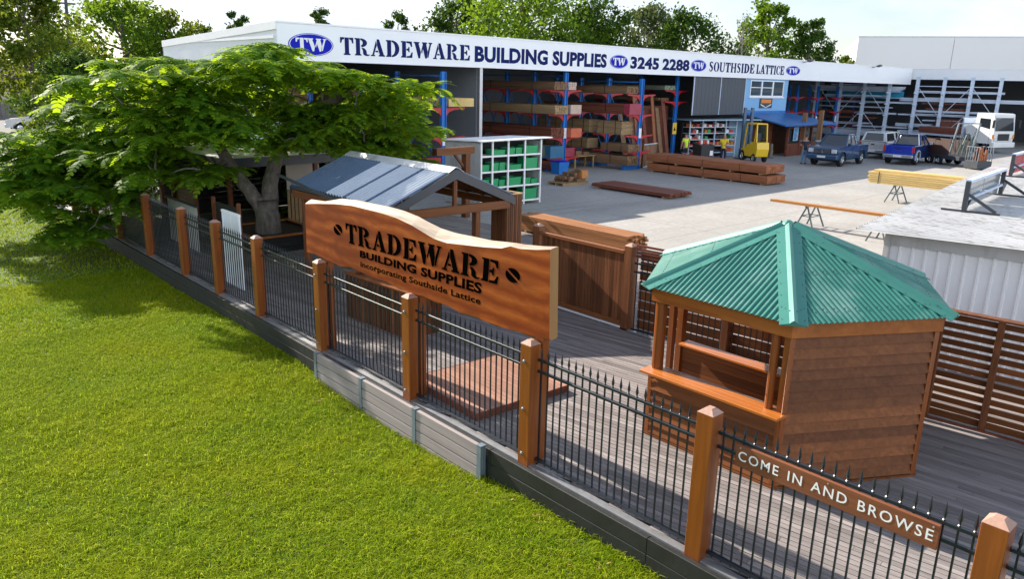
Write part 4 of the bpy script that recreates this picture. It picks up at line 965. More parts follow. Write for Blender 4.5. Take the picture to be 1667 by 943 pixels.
for s_ in (fpx(1303, 103)[0], fpx(1416, 112)[0]):
    b = MB(); z = ZT-.02; b.bar((s_, -.2, z-.1), (s_, -.75, z+.02), .05, .05); b.obox((s_, -.85, z+.05), (.22, 0, 0), (0, .16, -.05), (0, .03, .07)); b.build('floodlight', CHAR, fascia)
# right wing: returns towards the street
WA = R(-79.5); wing = thing('warehouse_wing', 'lower wing of the warehouse with white fascia and open bays behind the galvanised racks', 'building', (*F(SR+.1, -.05).xy, 0), WA)
b = MB(); b.box(0, .0, 6.3, 70, .2, ZT); b.box(-.05, -.04, ZT+.002, 70, .25, ZT+.07); b.build('fascia', WHITE, wing)
b = MB(); b.add([(.3, .2, ZT-.2), (70, .2, ZT-.2), (70, 12, 6.6), (.3, 12, 6.6)], [(0,1,2,3)]); b.build('roof', WHITE, wing)
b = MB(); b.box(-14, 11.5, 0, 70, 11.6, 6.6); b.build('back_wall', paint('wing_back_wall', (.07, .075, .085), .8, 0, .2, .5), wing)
for k in range(8):
    b = MB(); x = 12+k*7; b.box(x-.12, .02, 0, x+.12, .26, 6.3); b.build('front_column', BLUE, wing)
# big pale tilt-up warehouse behind
bw = thing('concrete_warehouse', 'tall plain off white panel warehouse standing behind the right wing', 'building', (*(at(1398, 60, 118))[:2], 0), R(-62))
PANEL = paint('tilt_panel', (.76, .76, .755), .7, 0, .03, .12)
ht = float(at(1398, 60, 118)[2])
b = MB()
for k in range(6): b.box(k*13.3, 0, -1, k*13.3+13.24, .3, ht)
b.build('wall_panels', PANEL, bw)
b = MB(); b.box(0, .31, -1, .3, 40, ht); b.box(.31, 39.7, -1, 79.8, 40, ht); b.box(79.5, .31, -1, 79.8, 39.69, ht); b.build('end_wall', PANEL, bw)
b = MB(); b.box(.3, .31, ht-.4, 79.5, 39.7, ht-.3); b.build('roof', ZINC, bw)
b = MB(); b.box(-.05, -.05, ht+.004, 79.9, .32, ht+.14); b.build('parapet_capping', ZINC, bw)

# ------------------------------------------------------------------ blue cantilever racks with packs
def blue_rack(label, s_, d0, ds, levels, h, foot=True):
    o = F(s_, d0); t = thing('cantilever_rack', label, 'rack', o, FA, 'blue cantilever timber racks in the warehouse')
    for d in ds:
        b = MB(); b.box(-.14, d-.09, 0, -.11, d+.09, h); b.box(.11, d-.09, 0, .14, d+.09, h); b.box(-.108, d-.02, 0, .108, d+.02, h); b.build('column', BLUE, t)
        b = MB()
        if foot: b.box(-1.35, d-.1, 0, -.142, d+.1, .34); b.build('base_foot', BLUE, t)
        for z in levels:
            for sx in (-1, 1):
                b = MB(); b.prism([(.142, z-.42), (.20, z-.36), (.34, z-.2), (.62, z-.10), (1.35, z-.04), (1.35, z+.04), (.142, z)], lambda a, c_, q: (sx*a, q, c_), d-.05, d+.05); b.build('arm', REDS, t)
    for k in range(len(ds)-1 if foot else 0):
        b = MB(); b.bar((0, ds[k], .6), (0, ds[k+1], h-.8), .04, .04); b.bar((0, ds[k], h-.8), (0, ds[k+1], .6), .04, .04); b.bar((0, ds[k], h-.2), (0, ds[k+1], h-.2), .06, .06); b.build('brace', BLUE, t)
    b = MB(); b.box(-.12, ds[0]-.105, 1.9, .12, ds[0]-.092, 2.5); b.build('load_plate', TEXTW, t)
    return t
PACKN = [0]
def pack(label, m, s0, s1, d0, z, L, H, nx_, nz, wrap=None, g='packs on the blue racks', jit=.05):
    o = F(s0, d0, z); t = thing('timber_pack', label, 'timber pack', o, FA, g); PACKN[0] += 1
    b = MB(); boards_stack(b, L, s1-s0, H, nx_, nz, 100+PACKN[0], jit, .012); b.build('boards', m, t)
    if wrap:
        b = MB(); b.box(-.02, -.12, -.01, s1-s0+.02, .32, H+.02); b.build('end_wrap', wrap, t)
    for y in (L*.25, L*.75):
        b = MB(); b.box(-.012, y-.02, 0, -.003, y+.02, H+.01); b.box(-.012, y-.02, H+.011, s1-s0, y+.02, H+.018); b.build('strap', BLACK, t)
BLUEW = paint('blue_wrap', (.03, .15, .27), .4, 0, .3, 6); PINKW = paint('pink_wrap', (.36, .04, .07), .4, 0, .35, 6); ORW = paint('orange_wrap', (.62, .14, .06), .5, 0, .3, 6); CREW = paint('pale_wrap', (.58, .42, .33), .5, 0, .25, 6)
zA = (.72, 1.92, 3.28, 4.66)
blue_rack('blue cantilever rack with red arms, nearest the white hut', 0, 0, (0, 2.6, 5.1, 7.6), zA, 5.7)
pack('brown pack on the top arms of the rack nearest the white hut', TAN and wood('brown_pack', (.15, .085, .045), (.30, .18, .10), 'y', .65, .2, 16, .25), -1.3, -.2, -.35, 4.71, 7.4, .46, 7, 5)
BRP = MATS['brown_pack']
pack('long tan pack on the third arms of the rack nearest the white hut', TAN, -1.3, -.2, -.45, 3.33, 7.6, .50, 6, 4)
pack('dull red pack on the second arms of the rack nearest the white hut', MERB, -1.3, -.2, -.2, 1.97, 7.2, .58, 7, 6)
pack('grey green pack with blue wrapped end on the rack nearest the white hut', GREENT, -1.3, -.2, -.1, .77, 7.0, .68, 6, 6, BLUEW)
pack('pale pink ended pack on the top arms of the rack nearest the hut', CREW, .2, 1.05, .1, 4.71, 6.5, .44, 5, 4)
pack('pale wrapped pack on the third arms of the rack nearest the hut', TAN, .2, 1.1, -.2, 3.33, 6.5, .5, 5, 4, CREW)
pack('orange red wrapped pack on the second arms of the rack nearest the hut', MERB, .2, 1.1, -.3, 1.97, 6.5, .5, 5, 5, ORW)
pack('maroon wrapped pack on the lowest arms of the rack nearest the hut', MERB, .2, 1.1, .2, .77, 6.5, .5, 5, 5, PINKW)
pack('dark red pack on the floor under the rack nearest the white hut', MERB, -1.35, -.3, -.5, .1, 5.5, .5, 6, 4, g='packs on the floor at the racks')
sB, dB = 4.65, -2.0; zB_ = (1.05, 2.05, 3.3, 4.5)
blue_rack('blue cantilever rack with red arms, standing forward between the other two', sB, dB, (0, 2.6, 5.0, 7.2), zB_, 5.45)
pack('brown pack with pale ends on the top arms of the forward rack', BRP, sB-1.3, sB-.2, dB+.1, 4.55, 7, .45, 7, 5, None)
pack('dark maroon pack with pink ends on the third arms of the forward rack', MERB, sB-1.3, sB-.2, dB-.1, 3.35, 7.2, .6, 6, 6, PINKW)
for k, (d_, q) in enumerate(((0.1, 'nearest'), (2.75, 'middle'), (5.2, 'farthest'))):
    pack('short tan stack on the second arms of the forward rack, %s of three' % q, TAN, sB-1.3, sB-.2, dB+d_+.25, 2.10, 1.9, .80, 1, 9)
    pack('short tan stack on the lowest arms of the forward rack, %s of three' % q, TAN, sB-1.3, sB-.25, dB+d_+.35, 1.10, 1.8, .62, 1, 7) if k else None
pack('tan brown pack with pale ends on the lowest arms of the forward rack', BRP, sB-1.35, sB-.2, dB-.3, 1.10, 2.2, .45, 5, 4)
pack('brown pack with blue tag on the floor arms of the forward rack', BRP, sB-1.45, sB-.4, dB-.4, .30, 5.5, .55, 6, 4, g='packs on the floor at the racks')
sC, dC = 12.5, 1.0
blue_rack('blue cantilever rack with red arms, beside the grey cladding screen', sC, dC, (0, 3.2, 6.4), (4.0, 4.75), 5.75, False)
pack('thin grey pack on the top arms beside the grey cladding screen', GREENT, sC-1.4, sC-.2, dC, 4.80, 7, .3, 5, 2)
pack('thin dark pack on the lower arms beside the grey cladding screen', BRP, sC-1.4, sC-.2, dC+.5, 4.05, 6, .2, 5, 2)
sD, dD = fpx(721.5, 200, -1.)[0], -1.
blue_rack('blue cantilever rack with red arms at the left, half hidden by the tree', sD, dD, (0, 4.0, 8.0), (1.3, 2.3, 3.75), 5.5)
pack('yellow ended pack on the upper arms of the left blue rack', PINE, sD+.25, sD+1.9, dD-.1, 3.82, 3, .42, 2, 1)
pack('brown pack on the upper arms of the left blue rack', BRP, sD-1.3, sD-.2, dD+2.5, 3.82, 4, .6, 5, 4)
for k, s_ in enumerate((-11.2, -14.2)):
    blue_rack(('blue rack deep in the left bay behind the tree top', 'blue rack in the far left bay behind the tree top')[k], s_, 4.5, (0, 3.5), (2.0, 3.6), 5.3)
    pack(('brown pack in the left bay behind the tree top', 'log ended brown pack in the far left bay behind the tree top')[k], BRP, s_-1.3, s_-.2, 4.3, 3.65, 4, .9, 5, 5)
blue_rack('blue rack on the back of the left bay beside the white front column', -8.3, 5.5, (0, 3.2), (1.4, 2.6, 3.9), 5.3)
pack('dull brown pack on the top arms at the back of the left bay', BRP, -9.6, -8.5, 5.2, 3.95, 4.5, .5, 6, 4); pack('red brown pack on the middle arms at the back of the left bay', MERB, -8.1, -7.1, 5.2, 2.65, 4.5, .4, 6, 4); pack('dark pack on the lowest arms at the back of the left bay', MERB, -9.6, -8.5, 5.2, 1.45, 4.5, .5, 6, 4)
t = thing('pink_notice', 'small pale pink notice high on the back wall of the left bay', 'sign', F(-7.2, DB-.03, 4.9), FA); b = MB(); b.box(-.3, -.02, 0, .3, .02, .45); b.build('card', CREW, t)
for k in range(3):
    t = thing('wall_shelf', ('upper dark shelf on the back wall of the left bay', 'middle dark shelf on the back wall of the left bay', 'lower dark shelf on the back wall of the left bay')[k], 'shelf', F(-8.2, DB-.5, 4.3-k*1.4), FA)
    b = MB(); b.box(-2, -.4, 0, 1.3, .4, .25); b.build('plank', CHAR, t)
# leaning slabs against the back of the third bay
rl = random.Random(44)
for k in range(8):
    s_ = 6.9+k*.6; L_ = rl.uniform(3.4, 4.4); w_ = rl.uniform(.28, .55)
    t = thing('leaning_slab', 'rough brown timber slab leaning on the back of the third bay', 'slab', F(s_, .5+rl.uniform(-.2, .2), 0), FA+rl.uniform(-.1, .1), 'rough slabs leaning in the third bay')
    b = MB(); le = rl.uniform(-.25, .25); b.bar((0, 0, 0), (le, .9, L_), w_, .06, (0, 1, 0)); b.build('board', MERB if k % 3 == 1 else REDWOOD if k % 3 else BRP, t)
t = thing('slab_backing_panel', 'wide flat brown panel behind the leaning slabs', 'panel', F(9.6, 1.7), FA)
b = MB(); b.box(-1.2, 0, 0, 3.0, .1, 3.7); b.build('boards', MERB, t)
t = thing('low_slatted_gate', 'low dark slatted gate panel at the foot of the forward blue rack', 'gate', F(5.35, -1.9), FA+R(12))
b = MB()
for i in range(9): b.box(.02+i*.22, 0, .08, .02+i*.22+.2, .03, 1.42)
b.build('slats', BRP, t); b = MB(); b.box(-.1, -.04, 0, .0, .06, 1.55); b.box(2.02, -.04, 0, 2.12, .06, 1.5); b.build('post', BROWN_V, t); b = MB(); b.box(.0, -.02, 1.425, 2.02, .05, 1.48); b.box(0, -.02, .02, 2.02, .05, .075); b.build('rail', GALV, t)
# pallet of offcuts at the near rack
o = onz(957, 299); t = thing('offcut_pallet', 'pallet piled with orange and tan timber offcuts at the foot of the first blue rack', 'pallet', (o[0], o[1], -.01), FA)
b = MB(); 
for y in (0, .5, 1.0): b.box(-1.9, y, 0, 0, y+.08, .12)
for i in range(9): b.box(-1.9+i*.22, -.03, .122, -1.9+i*.22+.16, 1.1, .15)
b.build('base', TAN, t)
ro = random.Random(8); b = MB()
for i in range(16): x = -1.7+ro.random()*1.3; y = ro.random()*.8; z = .152+(i//5)*.16; b.box(x, y, z, x+ro.uniform(.2, .5), y+.35, z+.14)
b.build('offcuts', BRP, t); b = MB(); b.box(-.5, .0, .32, -.02, .55, .72); b.build('orange_block', wood('orange_offcut', (.45, .17, .05), (.65, .30, .11), 'y', .6, .1), t)
t = thing('blue_bin', 'blue plastic bin low beside the white hut', 'bin', F(-1.5, -1.2, -.01), FA); b = MB(); b.add([(-.35,-.3,0),(.35,-.3,0),(.35,.3,0),(-.35,.3,0),(-.42,-.36,.7),(.42,-.36,.7),(.42,.36,.7),(-.42,.36,.7)], [(3,2,1,0),(0,1,5,4),(1,2,6,5),(2,3,7,6),(3,0,4,7),(4,5,6,7)]); b.build('body', BLUE, t); b = MB(); b.box(-.45, -.39, .702, .45, .39, .74); b.build('lid', ROYAL, t)
t = thing('trestle_table', 'low timber table with goods at the back between the first two blue racks', 'table', F(1.9, .4), FA)
b = MB(); b.box(-.8, -.4, .72, 1.1, .5, .78); b.build('top', TAN, t)
for x, y in ((-.7, -.3), (1.0, -.3), (-.7, .4), (1.0, .4)):
    b = MB(); b.box(x-.04, y-.04, 0, x+.04, y+.04, .72); b.build('leg', TAN, t)
b = MB(); b.box(-.5, -.2, .782, .0, .2, 1.05); b.box(.3, -.1, .782, .8, .3, .95); b.build('boxes', BRP, t)

# ------------------------------------------------------------------ hardware shelving hut below the grey screen
g0 = onz(1119, 258); g1 = onz(1186, 262)
so = (Vector(g0[:2])-FO).dot(fu); do = (Vector(g0[:2])-FO).dot(fn_)
hs = thing('hardware_hut', 'open fronted hut of shelves full of red and orange hardware under a thin pale roof', 'hut', F(so, do, -.01), FA+R(-12))
b = MB(); b.box(-.3, -.6, 2.72, 7.6, 2.2, 2.80); b.build('roof', paint('hut_roof', (.34, .46, .55), .4, .2, .1, 1), hs)
for x in (0, 1.25, 2.5, 3.6, 4.7, 7.3):
    b = MB(); b.box(x-.04, -.04, 0, x+.04, .04, 2.72); b.build('upright', GALV, hs)
for z in (.35, .85, 1.32, 1.76, 2.2):
    b = MB(); b.box(.045, -.02, z, 4.65, .75, z+.05); b.build('shelf', GALV, hs)
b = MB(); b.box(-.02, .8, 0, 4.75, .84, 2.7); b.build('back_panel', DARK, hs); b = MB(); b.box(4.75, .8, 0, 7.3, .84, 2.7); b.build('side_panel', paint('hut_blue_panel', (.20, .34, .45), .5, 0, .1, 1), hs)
rh = random.Random(77); hm = [paint('goods_red', (.50, .05, .03), .5), paint('goods_orange', (.65, .20, .04), .5), TEXTW, paint('goods_green', (.05, .30, .08), .5), paint('goods_black', (.03, .03, .03), .5)]
for z in (.4, .9, 1.37, 1.81, 2.25):
    x = .1
    while x < 4.55:
        w_ = rh.uniform(.16, .42); h_ = rh.uniform(.12, .34)
        if rh.random() < .8:
            mk_ = rh.choices(range(5), (4, 3, 2, 1, 3))[0]; bay_ = ('first', 'second', 'third', 'fourth')[min(3, int(x/1.2))]; t = thing('hardware_box', '%s box on the %s shelf, %s bay of the hardware hut' % (('red', 'orange', 'white', 'green', 'black')[mk_], {.4: 'lowest', .9: 'second', 1.37: 'third', 1.81: 'fourth', 2.25: 'top'}[z], bay_), 'box', hs.matrix_basis @ Vector((x, .1, z+.001)), hs.rotation_euler[2], 'hardware boxes on the hut shelves')
            b = MB(); b.add([(0,0,0),(w_,0,0),(w_,.4,0),(0,.4,0),(0,0,h_*.8),(w_,0,h_*.8),(w_,.4,h_),(0,.4,h_)], [(3,2,1,0),(4,5,6,7),(0,1,5,4),(1,2,6,5),(2,3,7,6),(3,0,4,7)]); b.build('body', hm[mk_], t)
        x += w_+.05
def drum(label, u, v, m, r_=.3, h=.85):
    o = onz(u, v); t = thing('drum', label, 'drum', (o[0], o[1], -.01), 0); b = MB(); b.lathe([(0,0),(r_,0),(r_,h*.33),(r_*1.03,h*.34),(r_,h*.36),(r_,h*.66),(r_*1.03,h*.67),(r_,h*.69),(r_,h),(r_*.9,h),(r_*.9,h-.03),(0,h-.03)], (0,0,0), 'z', 18); b.build('body', m, t); return t
drum('small red drum beside the person in the yellow green shirt', 1127, 262, hm[0], .22, .62)
o = onz(1143, 263); t = thing('goods_bin', 'black bin of goods with white label in front of the hardware hut', 'bin', (o[0], o[1], -.01), FA-.2)
b = MB(); b.add([(-.55,-.4,0),(.55,-.4,0),(.55,.4,0),(-.55,.4,0),(-.62,-.45,1.15),(.62,-.45,1.15),(.62,.45,1.3),(-.62,.45,1.3)], [(3,2,1,0),(0,1,5,4),(1,2,6,5),(2,3,7,6),(3,0,4,7),(4,5,6,7)]); b.build('body', hm[4], t)
b = MB(); b.box(.2, -.47, .45, .5, -.455, .8); b.build('label_card', TEXTW, t)
for i in range(5):
    b = MB(); b.lathe([(0,0),(.09,0),(.09,.2),(.04,.26),(0,.28)], (-.42+i*.2, 0, 1.23), 'z', 8); b.build('bottle', hm[(0, 2, 0, 0, 2)[i]], t)
cs = thing('caution_sign', 'small yellow caution sign high on the blue post by the hardware hut', 'sign', F(sC-.1, dC-.14, 1.75), FA); b = MB(); b.box(-.26, -.02, 0, .2, .0, .8); b.build('plate', paint('caution_yellow', (.80, .50, .02), .5), cs); b = MB(); b.prism([(-.16, .25), (.1, .25), (-.03, .52)], lambda a, c_, d: (a, d, c_), -.027, -.021); b.build('symbol', TEXTB, cs)
for k, (u, v, h) in enumerate(((1303, 252, 3.3), (1329, 253, 3.5))):
    o = onz(u, v); t = thing('timber_bollard_post', ('tall rough sawn timber post left of the sales front edge', 'tall rough sawn timber post beside the parked dark pickup')[k], 'post', (o[0], o[1], -.01), .2)
    b = MB(); b.box(-.16, -.16, 0, .16, .16, h); b.build('shaft', wood('rough_post', (.16, .08, .04), (.34, .19, .10), 'z', .7, .1, 12, .3), t, bevel=.015); b = MB(); b.box(-.17, -.17, h*.33, .17, .17, h*.33+.06); b.build('band', GALV, t)
for k, u in enumerate((1246, 1254)):
    o = onz(u, 257); t = thing('garden_figure', ('small stone garden figure, left of the pair by the sales front', 'small stone garden figure, right of the pair by the sales front')[k], 'statue', (o[0], o[1], -.01)); b = MB(); b.lathe([(0,0),(.2,0),(.2,.1),(.13,.16),(.16,.5),(.1,.75),(.13,.9),(.08,1.05),(0,1.08)], (0,0,0), 'z', 10); b.build('body', paint('stone', (.22, .18, .15), .8, 0, .2, 6), t, smooth=True)

# ------------------------------------------------------------------ galvanised racks in front of the wing
gr0 = at(1333, 122, 80.); gdir = Vector((.225, -.974)); RSP = 2.34; KX = RSP/3.15
def G(k, off=0.): return Vector((gr0[0], gr0[1]))+gdir*RSP*k+Vector((gdir.y, -gdir.x))*-off
GH = 6.4
for ri, (k0, k1) in enumerate(((0, 3), (4, 7))):
    o = G(k0); t = thing('galvanised_rack', ('tall galvanised cantilever rack behind the parked pickups', 'tall galvanised cantilever rack behind the truck and trailer')[ri], 'rack', (o.x, o.y, -.01), math.atan2(gdir.y, gdir.x), 'galvanised racks in front of the wing')
    n_ = k1-k0+1
    for k in range(n_):
        x = k*RSP+(.15 if ri else 0); b = MB(); b.box(x-.15, -.2, 0, x+.15, -.16, GH); b.box(x-.15, .16, 0, x+.15, .2, GH); b.box(x-.04, -.158, 0, x+.04, .158, GH); b.box(x-.2, -.25, GH+.002, x+.2, .25, GH+.12); b.build('column', GALV, t)
        for z in (.5, 1.6, 2.7, 3.8, 4.9):
            b = MB(); b.bar((x, -.2, z), (x, -1.5, z+.05), .08, .10); b.build('arm', GALV, t); b = MB(); b.bar((x, .2, z), (x, 1.5, z+.05), .08, .10); b.build('arm', GALV, t)
    for k in range(n_-1):
        x = k*RSP+(.15 if ri else 0); b = MB()
        for z0, z1 in ((.6, 2.9), (2.9, 5.4)): 
            b.bar((x+.2, -.1, z0), (x+RSP-.2, -.1, z1), .05, .05, (0, 1, 0)) if k % 2 else b.bar((x+.2, -.1, z1), (x+RSP-.2, -.1, z0), .05, .05, (0, 1, 0))
        b.bar((x+.2, 0, GH-.1), (x+RSP-.2, 0, GH-.1), .08, .08); b.build('brace', GALV, t)
LGAL = paint('pale_blue_metal', (.50, .57, .68), .4, .4, .15, 2, 0, 0, .1)
rq = random.Random(91); pk = 0
specs = [  # (x0, x1, side, level z, height, material, what)
 (-1.2, 10.9, -1, 4.98, .55, LGAL, 'thick pale bundle near the top of the left galvanised rack'), (-1.2, 12.5, -1, 3.88, .18, LGAL, 'thin silver lengths on the second arms of the left galvanised rack'),
 (.2, 5.2, -1, 2.78, .3, MERB, 'red brown bundle on the middle arms of the left galvanised rack'), (5.4, 10.4, -1, 2.78, .18, LGAL, 'short silver lengths on the middle arms of the left galvanised rack'),
 (0, 6.2, -1, 1.68, .18, GALV, 'blue grey lengths on the fourth arms of the left galvanised rack'), (5.4, 12, -1, 1.45, .14, LGAL, 'thin lengths below the fourth arms of the left galvanised rack'), (0, 10.2, -1, .58, .55, LGAL, 'deep pale bundle on the lowest arms of the left galvanised rack'),
 (12.6, 22.5, -1, 4.98, .22, LGAL, 'silver lengths on the top arms of the right galvanised rack'), (10.9, 26, -1, 4.15, .34, LGAL, 'wide pale bundle on the upper arms of the right galvanised rack'),
 (12.8, 22.6, -1, 3.12, .2, LGAL, 'silver lengths on the middle arms of the right galvanised rack'), (11, 22.4, -1, 2.78, .14, GALV, 'thin grey lengths under the middle arms of the right galvanised rack'),
 (15.6, 21.5, 1, 1.68, .85, MERB, 'brown boxed bundle low on the back of the right galvanised rack'), (10.8, 15.2, -1, 1.68, .3, LGAL, 'short pale bundle on the fourth arms of the right galvanised rack'), (11, 18.4, -1, 1.05, .26, LGAL, 'long pale bundle low on the right galvanised rack'), (12.6, 21, -1, .58, .15, GALV, 'thin grey lengths on the lowest arms of the right galvanised rack')]
lv = random.Random(6); nm_ = ('top', 'upper', 'middle', 'lower', 'lowest')
for ri_, (xa_, xb_) in enumerate(((-.8, 10.6), (11.2, 22.4))):
    for j_, z_ in enumerate((4.97, 3.87, 2.77, 1.67, .57)):
        for k_ in range(2):
            w0 = lv.uniform(0, 3); specs.append((xa_+w0, xb_-lv.uniform(0, 4), 1 if k_ else -1, z_+(.06 if k_ else .62), lv.choice((.08, .12, .16)), (LGAL, GALV, LGAL, MERB)[(j_+k_+ri_) % 4], 'slim %s lengths on the %s %s arms of the galvanised rack behind the %s' % (('pale', 'grey', 'blue grey', 'rusty')[(j_+k_+ri_) % 4], nm_[j_], ('front', 'rear')[k_], ('pickups', 'truck')[ri_])))
for x0, x1, sd, z, h, m_, lab in specs:
    x0 *= KX; x1 *= KX
    o = G(0); t = thing('metal_bundle', lab, 'bundle', (o.x, o.y, z), math.atan2(gdir.y, gdir.x), 'bundles on the galvanised racks')
    b = MB(); nb = max(1, int(h/.13)); 
    for i in range(3):
        for j in range(nb): sd = 1; y0 = sd*(.32+i*.36); b.box(x0+rq.uniform(-.2, .2), min(y0, y0+sd*.33), j*h/nb, x1+rq.uniform(-.2, .2), max(y0, y0+sd*.33), (j+1)*h/nb-.012)
    b.build('lengths', m_, t)
CY = paint('cyan_wrap', (.02, .42, .66), .4, 0, .15, 3)
o = G(0, 2.2); t = thing('cyan_wrapped_bundle', 'long bright cyan wrapped bundle high behind the galvanised rack', 'bundle', (o.x, o.y, 4.30), math.atan2(gdir.y, gdir.x)); b = MB(); b.box(.6, -.5, 0, 8., .5, .75); b.build('body', CY, t, bevel=.05); b = MB(); b.box(.58, -.52, .08, 8.02, -.505, .14); b.build('strap_line', TEXTW, t)
# warehouse bay goods behind the racks
for k in range(6):
    o = F(28.5+k*4.2, 5.5); t = blue_rack('dark inner rack in the shadowed right bays, number by depth', 28.5+k*4.2, 4.5, (0, 3), (1.5, 2.9, 4.3), 5.4, False); t['label'] = 'red armed rack in the shadow of the bays behind the galvanised racks'
for k in range(4):
    w_ = thing('bay_shelving', 'tall shelving full of timber in the open wing bays at the right edge', 'shelving', wing.matrix_basis @ Vector((17+k*8.0, 2.5, 0)), WA, 'shelving in the wing bays')
    for x in (0, 3.4, 6.8):
        b = MB(); b.box(x-.06, -.06, 0, x+.06, .06, 5.8); b.build('upright', BLUE, w_)
    for j, z in enumerate((1.0, 2.2, 3.4, 4.6)):
        b = MB(); b.box(.07, 0, z, 6.73, 1.2, z+.1); b.build('shelf', GALV, w_)
        b = MB(); b.box(.2, .05, z+.101, 6.6, 1.1, z+.101+(.35, .6, .3, .5)[(j+k) % 4]); b.build('load', (PINE, MERB, GALV, TAN)[(j+k) % 4], w_)
# ================================================================== VEHICLES
GLASS = glass('car_glass', (.016, .022, .028), .05)
CHROME = paint('chrome', (.60, .62, .64), .18, .9, .1, 5)
LAMPW = paint('headlamp_lens', (.70, .72, .75), .12, .2, .1, 9, 0, .6)
LAMPR = paint('tail_lamp_red', (.45, .012, .012), .2, 0, .15, 9, 0, .6)
AMBER = paint('amber_lens', (.80, .28, .02), .2, 0, .1, 9, 0, .5)
PLATE = paint('number_plate', (.70, .72, .74), .5, 0, .05, 5)
def carpaint(name, c): return paint(name, c, .28, .35, .06, 1.5, 0, .8)
def wheel(t, x, y, r_, w_, side, name='wheel'):
    s_ = 1 if side > 0 else -1
    b = MB(); b.lathe([(r_*.60, -w_/2), (r_*.93, -w_/2), (r_, -w_/2+.035), (r_, w_/2-.035), (r_*.93, w_/2), (r_*.60, w_/2)], (0, 0, 0), 'y', 24)
    o = b.build(name, RUBBER, t, (x, y, r_), smooth=False)
    q = MB(); q.lathe([(r_*.62, s_*(w_/2-.03)), (r_*.58, s_*(w_/2-.015)), (r_*.5, s_*(w_/2-.06)), (r_*.24, s_*(w_/2-.035)), (r_*.2, s_*(w_/2-.01)), (0, s_*(w_/2-.01))], (0, 0, 0), 'y', 20)
    for k in range(5):
        a = 2*PI*k/5; q.bar((math.cos(a)*r_*.2, s_*(w_/2-.03), math.sin(a)*r_*.2), (math.cos(a)*r_*.58, s_*(w_/2-.03), math.sin(a)*r_*.58), .03, .09, (0, 1, 0))
    q.build('rim', CHROME, o); return o
def arch(cx, r_, z0, n=10, a0=180, a1=0): return [(cx+r_*math.cos(R(a0+(a1-a0)*i/n)), z0+r_*math.sin(R(a0+(a1-a0)*i/n))) for i in range(n+1)]
def side_prof(x0, x1, wf, wr, r_, zb, topline):
    """closed side outline with wheel arches: bottom from rear to front then the top line front to rear"""
    a = math.degrees(math.asin(max(-1, min(1, (zb-r_)/(r_+.09)))))
    return [(x0, zb)]+arch(wr, r_+.09, r_, 10, 180-a, a)+arch(wf, r_+.09, r_, 10, 180-a, a)+[(x1, zb)]+topline
def loft(mb, base, top, mi=0):
    """frustum between two rectangles given as 4 points each"""
    mb.add(list(base)+list(top), [(3,2,1,0),(4,5,6,7),(0,1,5,4),(1,2,6,5),(2,3,7,6),(3,0,4,7)], mi)
